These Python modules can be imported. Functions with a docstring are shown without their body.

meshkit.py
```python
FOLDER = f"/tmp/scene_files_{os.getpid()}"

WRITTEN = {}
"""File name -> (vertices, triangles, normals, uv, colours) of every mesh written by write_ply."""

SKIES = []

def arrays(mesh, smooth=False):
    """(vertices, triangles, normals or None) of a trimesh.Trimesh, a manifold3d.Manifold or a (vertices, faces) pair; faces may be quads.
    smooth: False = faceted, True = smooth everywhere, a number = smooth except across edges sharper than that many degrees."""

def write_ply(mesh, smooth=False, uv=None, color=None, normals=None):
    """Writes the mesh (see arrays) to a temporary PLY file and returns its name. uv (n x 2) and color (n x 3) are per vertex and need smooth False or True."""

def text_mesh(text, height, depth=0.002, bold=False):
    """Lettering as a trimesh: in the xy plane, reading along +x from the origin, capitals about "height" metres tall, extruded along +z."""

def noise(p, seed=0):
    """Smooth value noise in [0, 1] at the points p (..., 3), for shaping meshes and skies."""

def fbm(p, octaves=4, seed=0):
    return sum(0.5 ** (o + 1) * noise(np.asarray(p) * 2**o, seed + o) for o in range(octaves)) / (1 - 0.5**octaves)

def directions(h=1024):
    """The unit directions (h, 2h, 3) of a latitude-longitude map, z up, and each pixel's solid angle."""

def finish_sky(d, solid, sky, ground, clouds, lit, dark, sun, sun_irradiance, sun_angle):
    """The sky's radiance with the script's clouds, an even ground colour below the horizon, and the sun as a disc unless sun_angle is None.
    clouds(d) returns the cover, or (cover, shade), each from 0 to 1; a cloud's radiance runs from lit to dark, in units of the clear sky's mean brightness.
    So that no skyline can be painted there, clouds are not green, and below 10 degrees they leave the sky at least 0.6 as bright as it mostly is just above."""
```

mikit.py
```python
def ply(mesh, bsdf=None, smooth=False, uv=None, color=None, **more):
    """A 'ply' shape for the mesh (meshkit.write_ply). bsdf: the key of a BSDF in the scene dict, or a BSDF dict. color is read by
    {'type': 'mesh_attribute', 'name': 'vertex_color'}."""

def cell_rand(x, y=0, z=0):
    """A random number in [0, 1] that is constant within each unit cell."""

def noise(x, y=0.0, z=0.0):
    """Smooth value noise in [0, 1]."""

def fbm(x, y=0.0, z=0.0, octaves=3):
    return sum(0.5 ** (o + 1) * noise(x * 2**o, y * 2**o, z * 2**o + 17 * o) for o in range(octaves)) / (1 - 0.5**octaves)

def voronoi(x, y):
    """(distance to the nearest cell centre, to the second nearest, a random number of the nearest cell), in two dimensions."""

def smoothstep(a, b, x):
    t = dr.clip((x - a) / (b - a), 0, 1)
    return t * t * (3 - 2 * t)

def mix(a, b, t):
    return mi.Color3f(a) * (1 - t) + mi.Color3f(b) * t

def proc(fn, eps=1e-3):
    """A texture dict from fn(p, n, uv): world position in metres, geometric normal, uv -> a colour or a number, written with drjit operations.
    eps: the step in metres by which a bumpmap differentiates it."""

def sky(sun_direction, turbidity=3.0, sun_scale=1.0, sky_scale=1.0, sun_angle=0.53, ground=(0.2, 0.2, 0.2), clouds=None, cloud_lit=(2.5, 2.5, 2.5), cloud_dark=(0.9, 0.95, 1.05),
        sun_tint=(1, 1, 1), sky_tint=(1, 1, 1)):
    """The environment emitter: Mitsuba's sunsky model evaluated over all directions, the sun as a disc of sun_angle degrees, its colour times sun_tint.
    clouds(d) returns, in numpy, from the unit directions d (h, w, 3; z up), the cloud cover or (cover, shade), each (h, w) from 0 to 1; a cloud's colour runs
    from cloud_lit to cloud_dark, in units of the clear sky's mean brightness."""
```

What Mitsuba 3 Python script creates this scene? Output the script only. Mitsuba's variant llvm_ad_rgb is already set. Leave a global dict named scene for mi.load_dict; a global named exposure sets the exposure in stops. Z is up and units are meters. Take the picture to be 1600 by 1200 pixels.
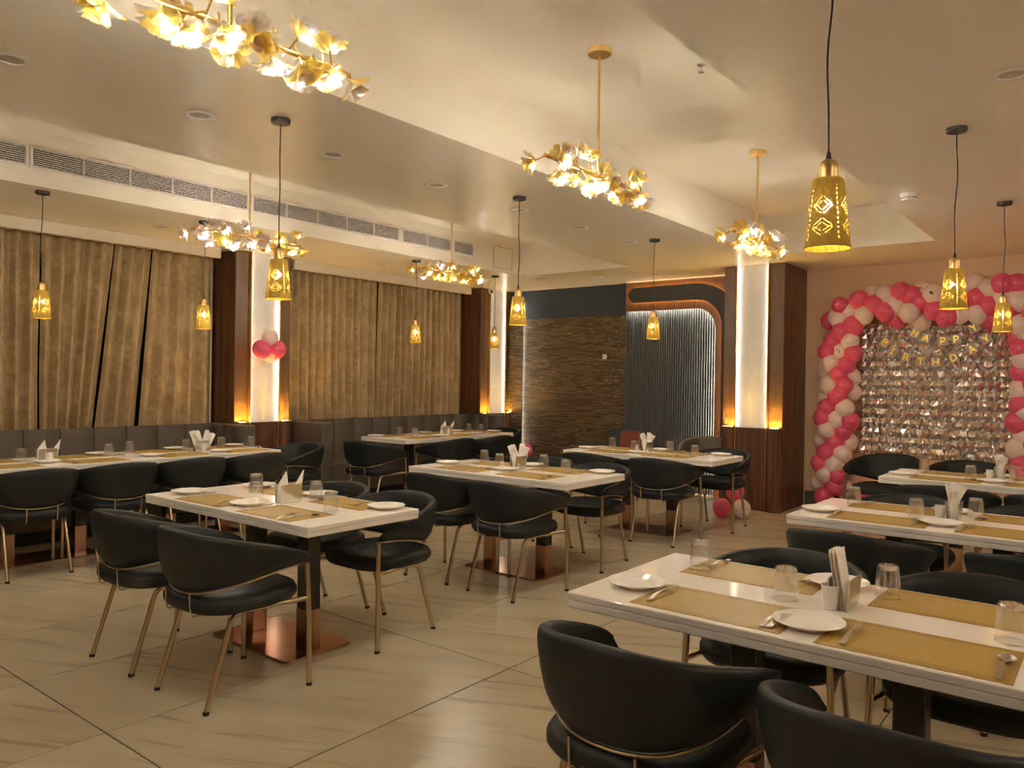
import math
import numpy as np
import trimesh
import shapely
from shapely.geometry import Polygon, box as sbox, Point
import mitsuba as mi
import drjit as dr
import mikit
import meshkit

T = mi.ScalarTransform4f
scene, labels = {}, {}

# ------------------------------------------------------------------ camera
F_PX, EYE_H = 1216.3, 1.44
YAW, PITCH, ROLL = 0.66824, -0.005007, 0.0149021
_f = np.array([-math.sin(YAW) * math.cos(PITCH), math.cos(YAW) * math.cos(PITCH), math.sin(PITCH)])
_r = np.array([math.cos(YAW), math.sin(YAW), 0.0])
_u = np.cross(_r, _f)
_up = -math.sin(ROLL) * _r + math.cos(ROLL) * _u
scene['camera'] = {'type': 'perspective', 'fov': math.degrees(2 * math.atan(800 / F_PX)), 'fov_axis': 'x', 'near_clip': 0.05, 'far_clip': 60.0,
                   'to_world': T().look_at(origin=[0, 0, EYE_H], target=[float(_f[0]), float(_f[1]), float(EYE_H + _f[2])], up=[float(v) for v in _up])}
exposure = 4.0
# ------------------------------------------------------------------ light levels (warm lamps; the room has no daylight)
CHANDELIER_L = [1170.0, 1070.0, 895.0]
PENDANT_L = [260.0, 210.0, 135.0]
LED_WHITE_L = [8.2, 7.4, 6.3]
LED_NICHE_L = [95.0, 90.0, 78.0]
LED_ORANGE_L = [46.0, 21.0, 5.0]
UPLIGHT_L = [1150.0, 640.0, 100.0]
LED_WALL_L = [14.0, 12.8, 10.8]

for _l in (CHANDELIER_L, PENDANT_L, LED_WHITE_L, LED_NICHE_L, LED_ORANGE_L, UPLIGHT_L, LED_WALL_L):
    _l[:] = [v / 16.0 for v in _l]

# ------------------------------------------------------------------ procedural materials
N, FB, SS, MX = mikit.noise, mikit.fbm, mikit.smoothstep, mikit.mix


def mat(key, two=True, **kw):
    d = {'type': 'principled'}
    for k, v in kw.items():
        d[k] = {'type': 'rgb', 'value': list(v)} if isinstance(v, (tuple, list)) else v
    scene[key] = {'type': 'twosided', 'bsdf': d} if two else d


def ptex(fn):
    return mikit.proc(fn)


def floor_col(p, n, uv):
    ci, cj = dr.floor((p.x + 3.2) / 0.8), dr.floor((p.y - 1.45) / 1.6)
    ox, oy = mikit.cell_rand(ci, cj, 3) * 37, mikit.cell_rand(ci, cj, 5) * 53
    s = p.x * 0.92 + p.y * 0.39
    t = -p.x * 0.39 + p.y * 0.92
    warp = FB(s * 1.1 + ox, t * 1.6 + oy, 0.0, 3)
    a = FB(s * 1.1 + ox, t * 9.0 + warp * 2.2 + oy, 1.7, 5)
    b = FB(s * 1.5 + oy, t * 24.0 + warp * 3.5 + ox, 4.0, 3)
    vein = SS(0.57, 0.72, b) * SS(0.42, 0.58, a)
    c = MX([0.425, 0.356, 0.240], [0.385, 0.317, 0.210], SS(0.3, 0.7, a))
    c = MX(c, [0.215, 0.158, 0.088], vein * 0.55)
    return c * (0.97 + 0.06 * mikit.cell_rand(ci, cj, 9))


def wood_col(p, n, uv):
    h = p.x * 0.8 + p.y * 0.77
    g = FB(h * 46.0, p.z * 1.6, 0.0, 3)
    f = N(h * 230.0, p.z * 5.0, 2.0)
    c = MX([0.068, 0.026, 0.014], [0.120, 0.050, 0.025], SS(0.25, 0.75, g))
    return c * (0.85 + 0.3 * f)


def oak_col(p, n, uv):
    h = p.x * 0.8 + p.y * 0.77
    g = FB(h * 40.0, p.z * 1.6, 5.0, 3)
    return MX([0.165, 0.084, 0.038], [0.25, 0.13, 0.060], g)


def walnut_col(p, n, uv):
    h = p.x * 0.8 + p.y * 0.77
    return MX([0.105, 0.058, 0.028], [0.165, 0.094, 0.046], FB(h * 46.0, p.z * 1.6, 9.0, 3))


def curtain_col(p, n, uv):
    a = FB(p.y * 16.0 + 3.0, p.z * 6.0, 0.0, 4)
    b = FB(p.y * 50.0, p.z * 24.0, 7.0, 3)
    m = SS(0.42, 0.62, a * 0.6 + b * 0.4)
    c = MX([0.370, 0.265, 0.140], [0.480, 0.360, 0.205], m)
    return c * (0.92 + 0.16 * N(p.y * 300.0, p.z * 60.0, 1.0))


def paper_col(p, n, uv):
    h = p.x + p.y * 0.7
    w = FB(h * 3.0, p.z * 6.0, 3.0, 3)
    a = FB(h * 7.0, p.z * 75.0 + w * 7.0, 0.0, 4)
    sp = SS(0.80, 0.90, N(h * 26.0, p.z * 90.0, 4.0)) * SS(0.5, 0.65, N(h * 5.0, p.z * 7.0, 9.0))
    c = MX([0.055, 0.039, 0.022], [0.135, 0.095, 0.050], SS(0.34, 0.66, a))
    return MX(c, [0.42, 0.36, 0.28], sp * 0.5)


def mat_col(p, n, uv):
    # woven gold vinyl with a slightly darker woven border
    e = dr.minimum(dr.minimum(uv.x, 1 - uv.x) * 0.45, dr.minimum(uv.y, 1 - uv.y) * 0.29)
    k = SS(0.030, 0.033, e)
    wv = 0.9 + 0.2 * N(p.x * 420.0, p.y * 420.0, 0.0)
    return MX([0.32, 0.200, 0.046], [0.375, 0.250, 0.066], k) * wv


def marble_col(p, n, uv):
    # engineered stone with faint linear strata that only show on the cut edges
    st = FB(p.x * 1.5 + p.y * 1.5, p.z * 260.0, 0.0, 3)
    side = 1.0 - dr.abs(n.z)
    return MX([0.80, 0.755, 0.68], [0.60, 0.54, 0.46], SS(0.45, 0.75, st) * 0.18 * SS(0.3, 0.9, side))


def fabric_white(p, n, uv):
    return MX([0.78, 0.77, 0.74], [0.68, 0.67, 0.64], FB(p.x * 60 + p.y * 60, p.z * 14.0, 0.0, 3))


def paint_col(p, n, uv):
    return MX([0.745, 0.685, 0.575], [0.775, 0.71, 0.595], FB(p.x * 2.0, p.y * 2.0, p.z * 2.0, 2))


def wallbrown_col(p, n, uv):
    return MX([0.70, 0.485, 0.305], [0.74, 0.515, 0.325], FB(p.x * 3.0, p.y * 3.0, p.z * 3.0, 3))


mat('floor_tile_material', base_color=ptex(floor_col), roughness=0.26, specular=0.5)
mat('grout_material', base_color=(0.025, 0.02, 0.015), roughness=0.8)
mat('ceiling_paint', base_color=ptex(paint_col), roughness=0.30, specular=0.4)
mat('wall_paint', base_color=ptex(wallbrown_col), roughness=0.6, specular=0.3)
mat('skirting_material', base_color=(0.10, 0.085, 0.07), roughness=0.4)
mat('pelmet_paint', base_color=(0.66, 0.58, 0.45), roughness=0.5)
mat('vent_white', base_color=(0.70, 0.66, 0.60), roughness=0.4)
mat('vent_dark', base_color=(0.015, 0.013, 0.012), roughness=0.8)
mat('dark_wood', base_color=ptex(wood_col), roughness=0.35, specular=0.5)
mat('walnut_wood', base_color=ptex(walnut_col), roughness=0.38)
mat('oak_wood', base_color=ptex(oak_col), roughness=0.4)
mat('white_fabric_panel', base_color=ptex(fabric_white), roughness=0.8)
mat('curtain_velvet', base_color=ptex(curtain_col), roughness=0.55, sheen=0.4, specular=0.35)
mat('dark_void', base_color=(0.02, 0.017, 0.014), roughness=0.9)
mat('wallpaper_brown', base_color=ptex(paper_col), roughness=0.42, specular=0.5)
mat('blue_paint', base_color=(0.026, 0.046, 0.074), roughness=0.35)
mat('charcoal_panel', base_color=(0.040, 0.045, 0.049), roughness=0.5)
mat('fluted_grey', base_color=(0.088, 0.090, 0.090), roughness=0.4)
mat('black_leather', base_color=(0.0082, 0.0120, 0.0145), roughness=0.46, specular=0.22)
mat('grey_leather', base_color=(0.088, 0.075, 0.060), roughness=0.48, specular=0.5)
mat('red_leather', base_color=(0.20, 0.045, 0.03), roughness=0.5)
mat('teal_leather', base_color=(0.02, 0.05, 0.065), roughness=0.5)
mat('brass_tube', base_color=(0.52, 0.425, 0.29), metallic=1.0, roughness=0.22)
mat('gold_metal', base_color=(0.80, 0.55, 0.22), metallic=1.0, roughness=0.28)
mat('copper_metal', base_color=(0.44, 0.265, 0.175), metallic=1.0, roughness=0.16)
mat('black_metal', base_color=(0.010, 0.010, 0.011), roughness=0.4)
mat('black_rubber', base_color=(0.012, 0.012, 0.012), roughness=0.7)
mat('steel', base_color=(0.72, 0.70, 0.66), metallic=1.0, roughness=0.2)
mat('marble_top', base_color=ptex(marble_col), roughness=0.10, specular=0.5)
mat('gold_vinyl', base_color=ptex(mat_col), roughness=0.42, specular=0.5)
mat('porcelain', base_color=(0.82, 0.79, 0.74), roughness=0.08, specular=0.55)
mat('paper_white', base_color=(0.86, 0.83, 0.77), roughness=0.8)
mat('plastic_white', base_color=(0.75, 0.72, 0.68), roughness=0.35)
mat('balloon_pink', base_color=(0.80, 0.105, 0.20), roughness=0.22, specular=0.5)
mat('balloon_white', base_color=(0.84, 0.66, 0.57), roughness=0.24, specular=0.5)
mat('print_dark', base_color=(0.10, 0.09, 0.08), roughness=0.5)
mat('foil', base_color=(0.96, 0.93, 0.89), metallic=1.0, roughness=0.22)
mat('foil_film', base_color=(0.52, 0.49, 0.45), metallic=1.0, roughness=0.4)
mat('banner_card_material', base_color=(0.36, 0.31, 0.26), roughness=0.4)
mat('letter_gold', base_color=(0.95, 0.62, 0.06), metallic=0.3, roughness=0.3)
scene['tumbler_glass'] = {'type': 'dielectric', 'int_ior': 1.5, 'ext_ior': 1.0}
scene['tumbler_wall'] = {'type': 'thindielectric', 'int_ior': 1.5, 'ext_ior': 1.0}
scene['lens_glass'] = {'type': 'twosided', 'bsdf': {'type': 'principled', 'base_color': {'type': 'rgb', 'value': [0.42, 0.39, 0.35]}, 'roughness': 0.12}}


def thin(key, col, st, dtr, rough):
    scene[key] = {'type': 'principledthin', 'base_color': {'type': 'rgb', 'value': list(col)}, 'roughness': rough, 'spec_trans': st, 'diff_trans': dtr, 'eta': 1.5}


thin('amber_petal', (0.98, 0.77, 0.27), 0.58, 1.0, 0.16)
thin('clear_petal', (0.96, 0.92, 0.90), 0.70, 1.0, 0.14)
thin('amber_shade', (0.50, 0.345, 0.075), 0.0, 0.016, 0.24)


# ------------------------------------------------------------------ mesh helpers
def cat(*ms):
    ms = [m for m in (ms[0] if len(ms) == 1 and isinstance(ms[0], (list, tuple)) else ms)]
    return trimesh.util.concatenate(ms)


def bx(x0, x1, y0, y1, z0, z1, c=0.0):
    """A box; c chamfers every edge."""
    if c <= 0:
        m = trimesh.creation.box(extents=[x1 - x0, y1 - y0, z1 - z0])
        m.apply_translation([(x0 + x1) / 2, (y0 + y1) / 2, (z0 + z1) / 2])
        return m
    h = np.array([x1 - x0, y1 - y0, z1 - z0]) / 2
    pts = []
    for sx in (-1, 1):
        for sy in (-1, 1):
            for sz in (-1, 1):
                s = np.array([sx, sy, sz])
                for k in range(3):
                    o = np.array([c, c, c])
                    o[k] = 0
                    pts.append(s * (h - o))
    m = trimesh.convex.convex_hull(np.array(pts))
    m.apply_translation([(x0 + x1) / 2, (y0 + y1) / 2, (z0 + z1) / 2])
    return m


def tube(pts, r, n=8, cap=True):
    p = np.asarray(pts, float)
    t = np.gradient(p, axis=0)
    t /= np.linalg.norm(t, axis=1, keepdims=True)
    a = np.cross(t[0], [0, 0, 1.0] if abs(t[0][2]) < 0.9 else [1.0, 0, 0])
    A = []
    for i in range(len(p)):
        a = a - t[i] * (a @ t[i])
        a /= np.linalg.norm(a)
        A.append(a.copy())
    A = np.array(A)
    B = np.cross(t, A)
    ang = np.arange(n) * 2 * np.pi / n
    rr = np.broadcast_to(np.asarray(r, float), (len(p),))
    v = p[:, None] + rr[:, None, None] * (np.cos(ang)[None, :, None] * A[:, None] + np.sin(ang)[None, :, None] * B[:, None])
    v = v.reshape(-1, 3)
    f = []
    for i in range(len(p) - 1):
        for j in range(n):
            k = (j + 1) % n
            f += [[i * n + j, i * n + k, (i + 1) * n + k], [i * n + j, (i + 1) * n + k, (i + 1) * n + j]]
    if cap:
        c0, c1 = len(v), len(v) + 1
        v = np.vstack([v, p[:1], p[-1:]])
        e = (len(p) - 1) * n
        for j in range(n):
            k = (j + 1) % n
            f += [[c0, k, j], [c1, e + j, e + k]]
    return trimesh.Trimesh(v, f, process=False)


def bend(pts, rad, n=6):
    """Rounds the corners of a polyline."""
    p = [np.asarray(q, float) for q in pts]
    out = [p[0]]
    for i in range(1, len(p) - 1):
        a, b, c = p[i - 1], p[i], p[i + 1]
        u, w = (a - b) / np.linalg.norm(a - b), (c - b) / np.linalg.norm(c - b)
        d = min(rad, np.linalg.norm(a - b) * 0.49, np.linalg.norm(c - b) * 0.49)
        for s in np.linspace(0, 1, n):
            q0, q1 = b + u * d, b + w * d
            out.append((1 - s) ** 2 * q0 + 2 * s * (1 - s) * b + s * s * q1)
    out.append(p[-1])
    return np.array(out)


def lathe(prof, n=24, closed=False, mod=None):
    """Revolves (r, z) points about z. mod(ring index, angles) scales radii."""
    pr = np.asarray(prof, float)
    ang = np.arange(n) * 2 * np.pi / n
    rows = []
    for i, (r, z) in enumerate(pr):
        rr = r * (mod(i, ang) if mod else np.ones(n))
        rows.append(np.stack([rr * np.cos(ang), rr * np.sin(ang), np.full(n, z)], 1))
    v = np.vstack(rows)
    f = []
    m = len(pr)
    for i in range(m if closed else m - 1):
        a, b = i * n, ((i + 1) % m) * n
        for j in range(n):
            k = (j + 1) % n
            f += [[a + j, a + k, b + k], [a + j, b + k, b + j]]
    t = trimesh.Trimesh(v, f, process=False)
    t.merge_vertices()
    t.update_faces(t.nondegenerate_faces())
    return t


def prism_xz(poly, y0, y1):
    """A shapely polygon drawn in (x, z), with thickness along y."""
    geoms = getattr(poly, 'geoms', [poly])
    ms = []
    for g in geoms:
        m = trimesh.creation.extrude_polygon(g, y1 - y0, engine='earcut')
        v = np.array(m.vertices)
        m.vertices = np.stack([v[:, 0], y0 + v[:, 2], v[:, 1]], 1)
        m.invert()
        ms.append(m)
    return cat(ms)


def prism_xy(poly, z0, z1):
    ms = []
    for g in getattr(poly, 'geoms', [poly]):
        m = trimesh.creation.extrude_polygon(g, z1 - z0, engine='earcut')
        m.apply_translation([0, 0, z0])
        ms.append(m)
    return cat(ms)


def ball(r, s=1, c=(0, 0, 0)):
    m = trimesh.creation.icosphere(subdivisions=s, radius=r)
    m.apply_translation(c)
    return m


def sheet(grid):
    """(n, m, 3) points -> an open quad sheet."""
    n, m = grid.shape[:2]
    i, j = np.meshgrid(np.arange(n - 1), np.arange(m - 1), indexing='ij')
    q = np.stack([i * m + j, (i + 1) * m + j, (i + 1) * m + j + 1, i * m + j + 1], -1).reshape(-1, 4)
    return trimesh.Trimesh(grid.reshape(-1, 3), np.vstack([q[:, [0, 1, 2]], q[:, [0, 2, 3]]]), process=False)


def ribbon(path, w, th, up=(0, 0, 1)):
    """A flat bar along path (points in y, z of its own plane: x is its width), with widths w and thickness th."""
    p = np.asarray(path, float)
    t = np.gradient(p, axis=0)
    nrm = np.stack([-t[:, 1], t[:, 0]], 1)
    nrm /= np.linalg.norm(nrm, axis=1, keepdims=True)
    w = np.broadcast_to(np.asarray(w, float), (len(p),))
    rows = []
    for i in range(len(p)):
        for sx, s in ((-1, -1), (1, -1), (1, 1), (-1, 1)):
            q = p[i] + nrm[i] * s * th / 2
            rows.append([sx * w[i] / 2, q[0], q[1]])
    v = np.array(rows)
    f = []
    for i in range(len(p) - 1):
        for j in range(4):
            k = (j + 1) % 4
            a, b = i * 4, (i + 1) * 4
            f += [[a + j, b + j, b + k], [a + j, b + k, a + k]]
    e = (len(p) - 1) * 4
    f += [[0, 1, 2], [0, 2, 3], [e, e + 2, e + 1], [e, e + 3, e + 2]]
    return trimesh.Trimesh(v, f, process=False)


def at(x=0, y=0, z=0, rz=0, s=1.0):
    t = T().translate([x, y, z]).rotate([0, 0, 1], rz)
    return t if s == 1.0 else t.scale(s)


def numbered(name, parent=None):
    k = name if parent is None else parent + '__' + name
    if k not in USED:
        USED[k] = 0
        return k
    USED[k] += 1
    return f'{k}_{USED[k]:03d}'


USED = {}


def thing(name, label, category, group=None):
    key = numbered(name)
    labels[key] = {'label': label, 'category': category}
    if group:
        labels[key]['group'] = group
    return key


def put(key, shape, tf=None):
    scene[key] = shape if tf is None else {**shape, 'to_world': tf}
    return key


def part(name, parent, shape, tf=None, label=None):
    key = numbered(name, parent)
    put(key, shape, tf)
    if label:
        labels[key] = {'label': label}
    return key


def struct(key, shape=None, label=None):
    USED[key] = 0
    if shape is not None:
        scene[key] = shape
    labels[key] = {'kind': 'structure'}
    if label:
        labels[key]['label'] = label
    return key


ply = mikit.ply


def lamp(mesh, radiance, bsdf='black_metal'):
    return ply(mesh, bsdf, emitter={'type': 'area', 'radiance': {'type': 'rgb', 'value': list(radiance)}})


def stamp(proto, parent, tf):
    """Adds copies of prototype parts [(path, shape, label)] under parent; a path 'leg/foot' makes a sub-part."""
    made = {}
    for path, shape, lab in proto:
        head, _, tail = path.partition('/')
        if tail:
            k = part(tail, made[head], shape, tf)
        else:
            base = head.split('#')[0]
            k = part(base, parent, shape, tf)
            made[head] = k
        if lab:
            labels[k] = {'label': lab}


rng = np.random.default_rng(7)

# ================================================================== THE ROOM
XW, XE, YS, YN = -8.10, 4.00, -3.40, 9.45      # window wall, right wall, wall behind, far wall
ZC, ZT = 2.80, 3.20                            # ceiling, raised tray ceiling
TRAYS = [(-6.24, -4.62, -2.6, 8.07), (-3.02, -1.42, -2.6, 8.13), (0.9, 2.5, -2.6, 8.13)]

struct('floor', ply(bx(XW, XE, YS, YN + 0.2, -0.06, -0.004), 'grout_material'), 'pale beige veined porcelain tile floor with thin dark joints')
x0 = -3.2 - 0.8 * 7
tile_cache = {}
for i in range(16):
    for j in range(-4, 6):
        a0, a1 = max(x0 + 0.8 * i, XW), min(x0 + 0.8 * (i + 1), XE)
        b0, b1 = max(1.45 + 1.6 * j, YS), min(1.45 + 1.6 * (j + 1), YN + 0.1)
        if a1 - a0 < 0.05 or b1 - b0 < 0.05:
            continue
        part('tile', 'floor', ply(bx(a0 + 0.0030, a1 - 0.0030, b0 + 0.0030, b1 - 0.0030, -0.012, 0.0, 0.0012), 'floor_tile_material'))

room = sbox(XW, YS, XE, YN + 0.2)
for t in TRAYS:
    room = room.difference(sbox(t[0], t[2], t[1], t[3]))
struct('ceiling', ply(cat(prism_xy(room, ZC, ZT + 0.02), bx(XW, XE, YS, YN + 0.2, ZT, ZT + 0.1)), 'ceiling_paint'), 'beige satin ceiling with two long raised trays')
struct('wall_left', ply(bx(XW - 0.1, XW, YS, YN + 0.2, 0, ZC), 'dark_void'), 'window wall behind the curtains')
struct('wall_right', ply(bx(XE, XE + 0.1, YS, YN + 0.2, 0, ZC), 'wall_paint'))
struct('wall_front', ply(bx(XW, XE, YS - 0.1, YS, 0, ZC), 'wall_paint'))
struct('wall_back', ply(bx(-5.46, XE, YN + 0.03, YN + 0.1, 0, ZC), 'wall_paint'), 'warm beige wall behind the balloon arch')
struct('baseboard_back', ply(bx(-3.0, XE, YN + 0.012, YN + 0.03, 0, 0.175, 0.003), 'skirting_material'), 'dark grey skirting under the beige wall')

# far wall, left portion: blue band over brown wallpaper
struct('wall_far', None, 'far wall with a dark blue band above brown streaked wallpaper')
part('wallpaper', 'wall_far', ply(bx(-7.6, -5.46, YN, YN + 0.1, 0, 2.37), 'wallpaper_brown'), label='brown streaked wallpaper')
part('blue_band', 'wall_far', ply(bx(-7.6, -5.46, YN, YN + 0.1, 2.37, ZC), 'blue_paint'), label='dark blue painted band')
part('pilaster', 'wall_far', ply(cat(bx(-7.6, -7.28, YN - 0.07, YN + 0.02, 0, 2.66), bx(-7.6, -7.20, YN - 0.08, YN - 0.07, 0, 2.66)), 'wallpaper_brown'), label='narrow wallpapered pilaster')
part('light_strip', 'wall_far', lamp(bx(-7.279, -7.272, YN - 0.06, YN - 0.03, 0.2, 2.64), LED_WALL_L), label='hidden white light strip')
sock = thing('wall_socket', 'small white square switch on the brown wallpaper', 'switch')
part('plate', sock, ply(bx(-5.83, -5.76, YN - 0.012, YN, 1.755, 1.825, 0.003), 'plastic_white'))
part('rocker', sock, ply(bx(-5.81, -5.78, YN - 0.016, YN - 0.010, 1.775, 1.805, 0.002), 'plastic_white'))

# ------------------------------------------------------------------ the niche with the fluted grey panel
niche = thing('niche_surround', 'oak wall surround with charcoal hook-shaped inlay around the fluted grey panel', 'wall panel')
part('blue_strip', niche, ply(bx(-5.455, -5.405, YN - 0.09, YN - 0.04, 2.405, ZC - 0.003, 0.003), 'blue_paint'), label='dark blue upright strip')
xs = np.arange(-5.455, -4.02, 0.034)
prof = [(-5.456, YN + 0.028)]
for x in xs:
    for k in range(6):
        a = math.pi * k / 5
        prof.append((x + 0.0145 - 0.0125 * math.cos(a), YN - 0.004 - 0.022 * math.sin(a)))
prof.append((xs[-1] + 0.034, YN + 0.028))
part('fluted_panel', niche, ply(prism_xy(Polygon(prof).buffer(0), 0.0, 2.46), 'fluted_grey', smooth=40), label='grey fluted back panel')


def arc(cx, cz, r, a0, a1, n=16):
    return [(cx + r * math.cos(math.radians(a)), cz + r * math.sin(math.radians(a))) for a in np.linspace(a0, a1, n)]


opening = Polygon([(-5.6, -0.1), (-5.6, 2.40), (-4.37, 2.40)] + arc(-4.37, 2.13, 0.27, 90, 0) + [(-4.10, -0.1)])
oak = sbox(-5.40, 0, -3.715, ZC - 0.004).difference(opening)
part('oak_panel', niche, ply(prism_xz(oak, 9.335, 9.385), 'oak_wood'), label='oak panel with a rounded opening')
hook = Polygon(arc(-5.24, 2.61, 0.10, 270, 90) + [(-4.38, 2.72)] + arc(-4.38, 2.02, 0.70, 90, 0) + [(-3.68, 0.0), (-4.0, 0.0)] + arc(-4.35, 2.16, 0.35, 0, 90) + [(-4.35, 2.51)]).buffer(0).intersection(sbox(-6, 0, -3.72, 3))
part('charcoal_inlay', niche, ply(prism_xz(hook, 9.295, 9.318), 'charcoal_panel'), label='charcoal hook-shaped raised inlay')


def edge_strip(line, y0, y1, flip=False):
    """An open wall along the (x, z) line between two depths; it shines to one side of the line."""
    p = np.array(line)
    g = np.stack([np.stack([p[:, 0], np.full(len(p), y), p[:, 1]], 1) for y in (y0, y1)])
    m = sheet(g)
    if flip:
        m.invert()
    return m


ring = np.array(shapely.geometry.polygon.orient(hook.buffer(-0.022), 1.0).exterior.coords)
part('edge_light', niche, lamp(edge_strip(ring, 9.320, 9.333), LED_ORANGE_L), label='amber light strip behind the inlay')
led_line = [(-5.44, 2.425), (-4.37, 2.425)] + arc(-4.37, 2.13, 0.295, 90, 0) + [(-4.075, 0.05)]
part('panel_light', niche, lamp(edge_strip(led_line, 9.392, 9.412), LED_NICHE_L), label='white light strip above the fluted panel')
part('cornice_light', niche, lamp(bx(-5.38, -3.70, 9.31, 9.32, 2.788, 2.796), [0.075, 0.047, 0.022]), label='thin warm light strip along the top edge')


# ------------------------------------------------------------------ light pillars
def pillar(label, x, y, rz, depth):
    k = thing('light_pillar', label, 'pillar')
    tf = at(x, y, 0, rz)
    W, zl = 0.35, 0.935
    part('core', k, ply(bx(-W, W, 0.05, depth, 0, ZC - 0.002, 0.003), 'dark_wood'), tf, 'dark reddish wood casing')
    part('base_panel', k, ply(bx(-0.185, 0.185, 0.0, 0.06, 0, zl, 0.004), 'dark_wood'), tf, 'dark wood lower panel')
    for s in (-1, 1):
        lower = [(s * 0.185, 0.06)] + [(s * 0.27 - s * 0.085 * math.cos(a), 0.03 - 0.080 * math.sin(a)) for a in np.linspace(0, math.pi, 13)] + [(s * 0.355, 0.06)]
        part('base_pilaster', k, ply(prism_xy(Polygon(lower).buffer(0), 0, zl), 'dark_wood', smooth=40), tf, 'rounded dark wood pilaster')
        part('wood_strip', k, ply(bx(s * 0.27 - 0.08, s * 0.27 + 0.08, 0.035, 0.06, zl, ZC - 0.002, 0.004), 'walnut_wood'), tf)
        part('brass_trim', k, ply(bx(s * 0.183 - 0.005, s * 0.183 + 0.005, -0.012, 0.06, 0.02, ZC - 0.002, 0.002), 'gold_metal'), tf, 'thin brass trim')
        g = bx(s * 0.174 - 0.003, s * 0.174 + 0.003, 0.008, 0.026, zl + 0.01, ZC - 0.01)
        part('light_strip', k, lamp(g, LED_WHITE_L), tf, 'white vertical light strip')
        up = sheet(np.array([[[s * 0.27 - 0.05, -0.046, zl + 0.006], [s * 0.27 - 0.05, -0.024, zl + 0.006]], [[s * 0.27 + 0.05, -0.046, zl + 0.006], [s * 0.27 + 0.05, -0.024, zl + 0.006]]]))
        part('uplight', k, lamp(up, UPLIGHT_L), tf, 'amber uplight')
        rim = cat(bx(s * 0.27 - 0.056, s * 0.27 + 0.056, -0.051, -0.048, zl, zl + 0.012), bx(s * 0.27 - 0.056, s * 0.27 + 0.056, -0.022, -0.019, zl, zl + 0.012))
        part('uplight_rim', k, ply(rim, 'steel', smooth=40), tf, 'small lamp rim')
    part('fabric_panel', k, ply(bx(-0.178, 0.178, 0.028, 0.06, zl, ZC - 0.002, 0.002), 'white_fabric_panel'), tf, 'glowing white fabric panel')
    return k


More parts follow.
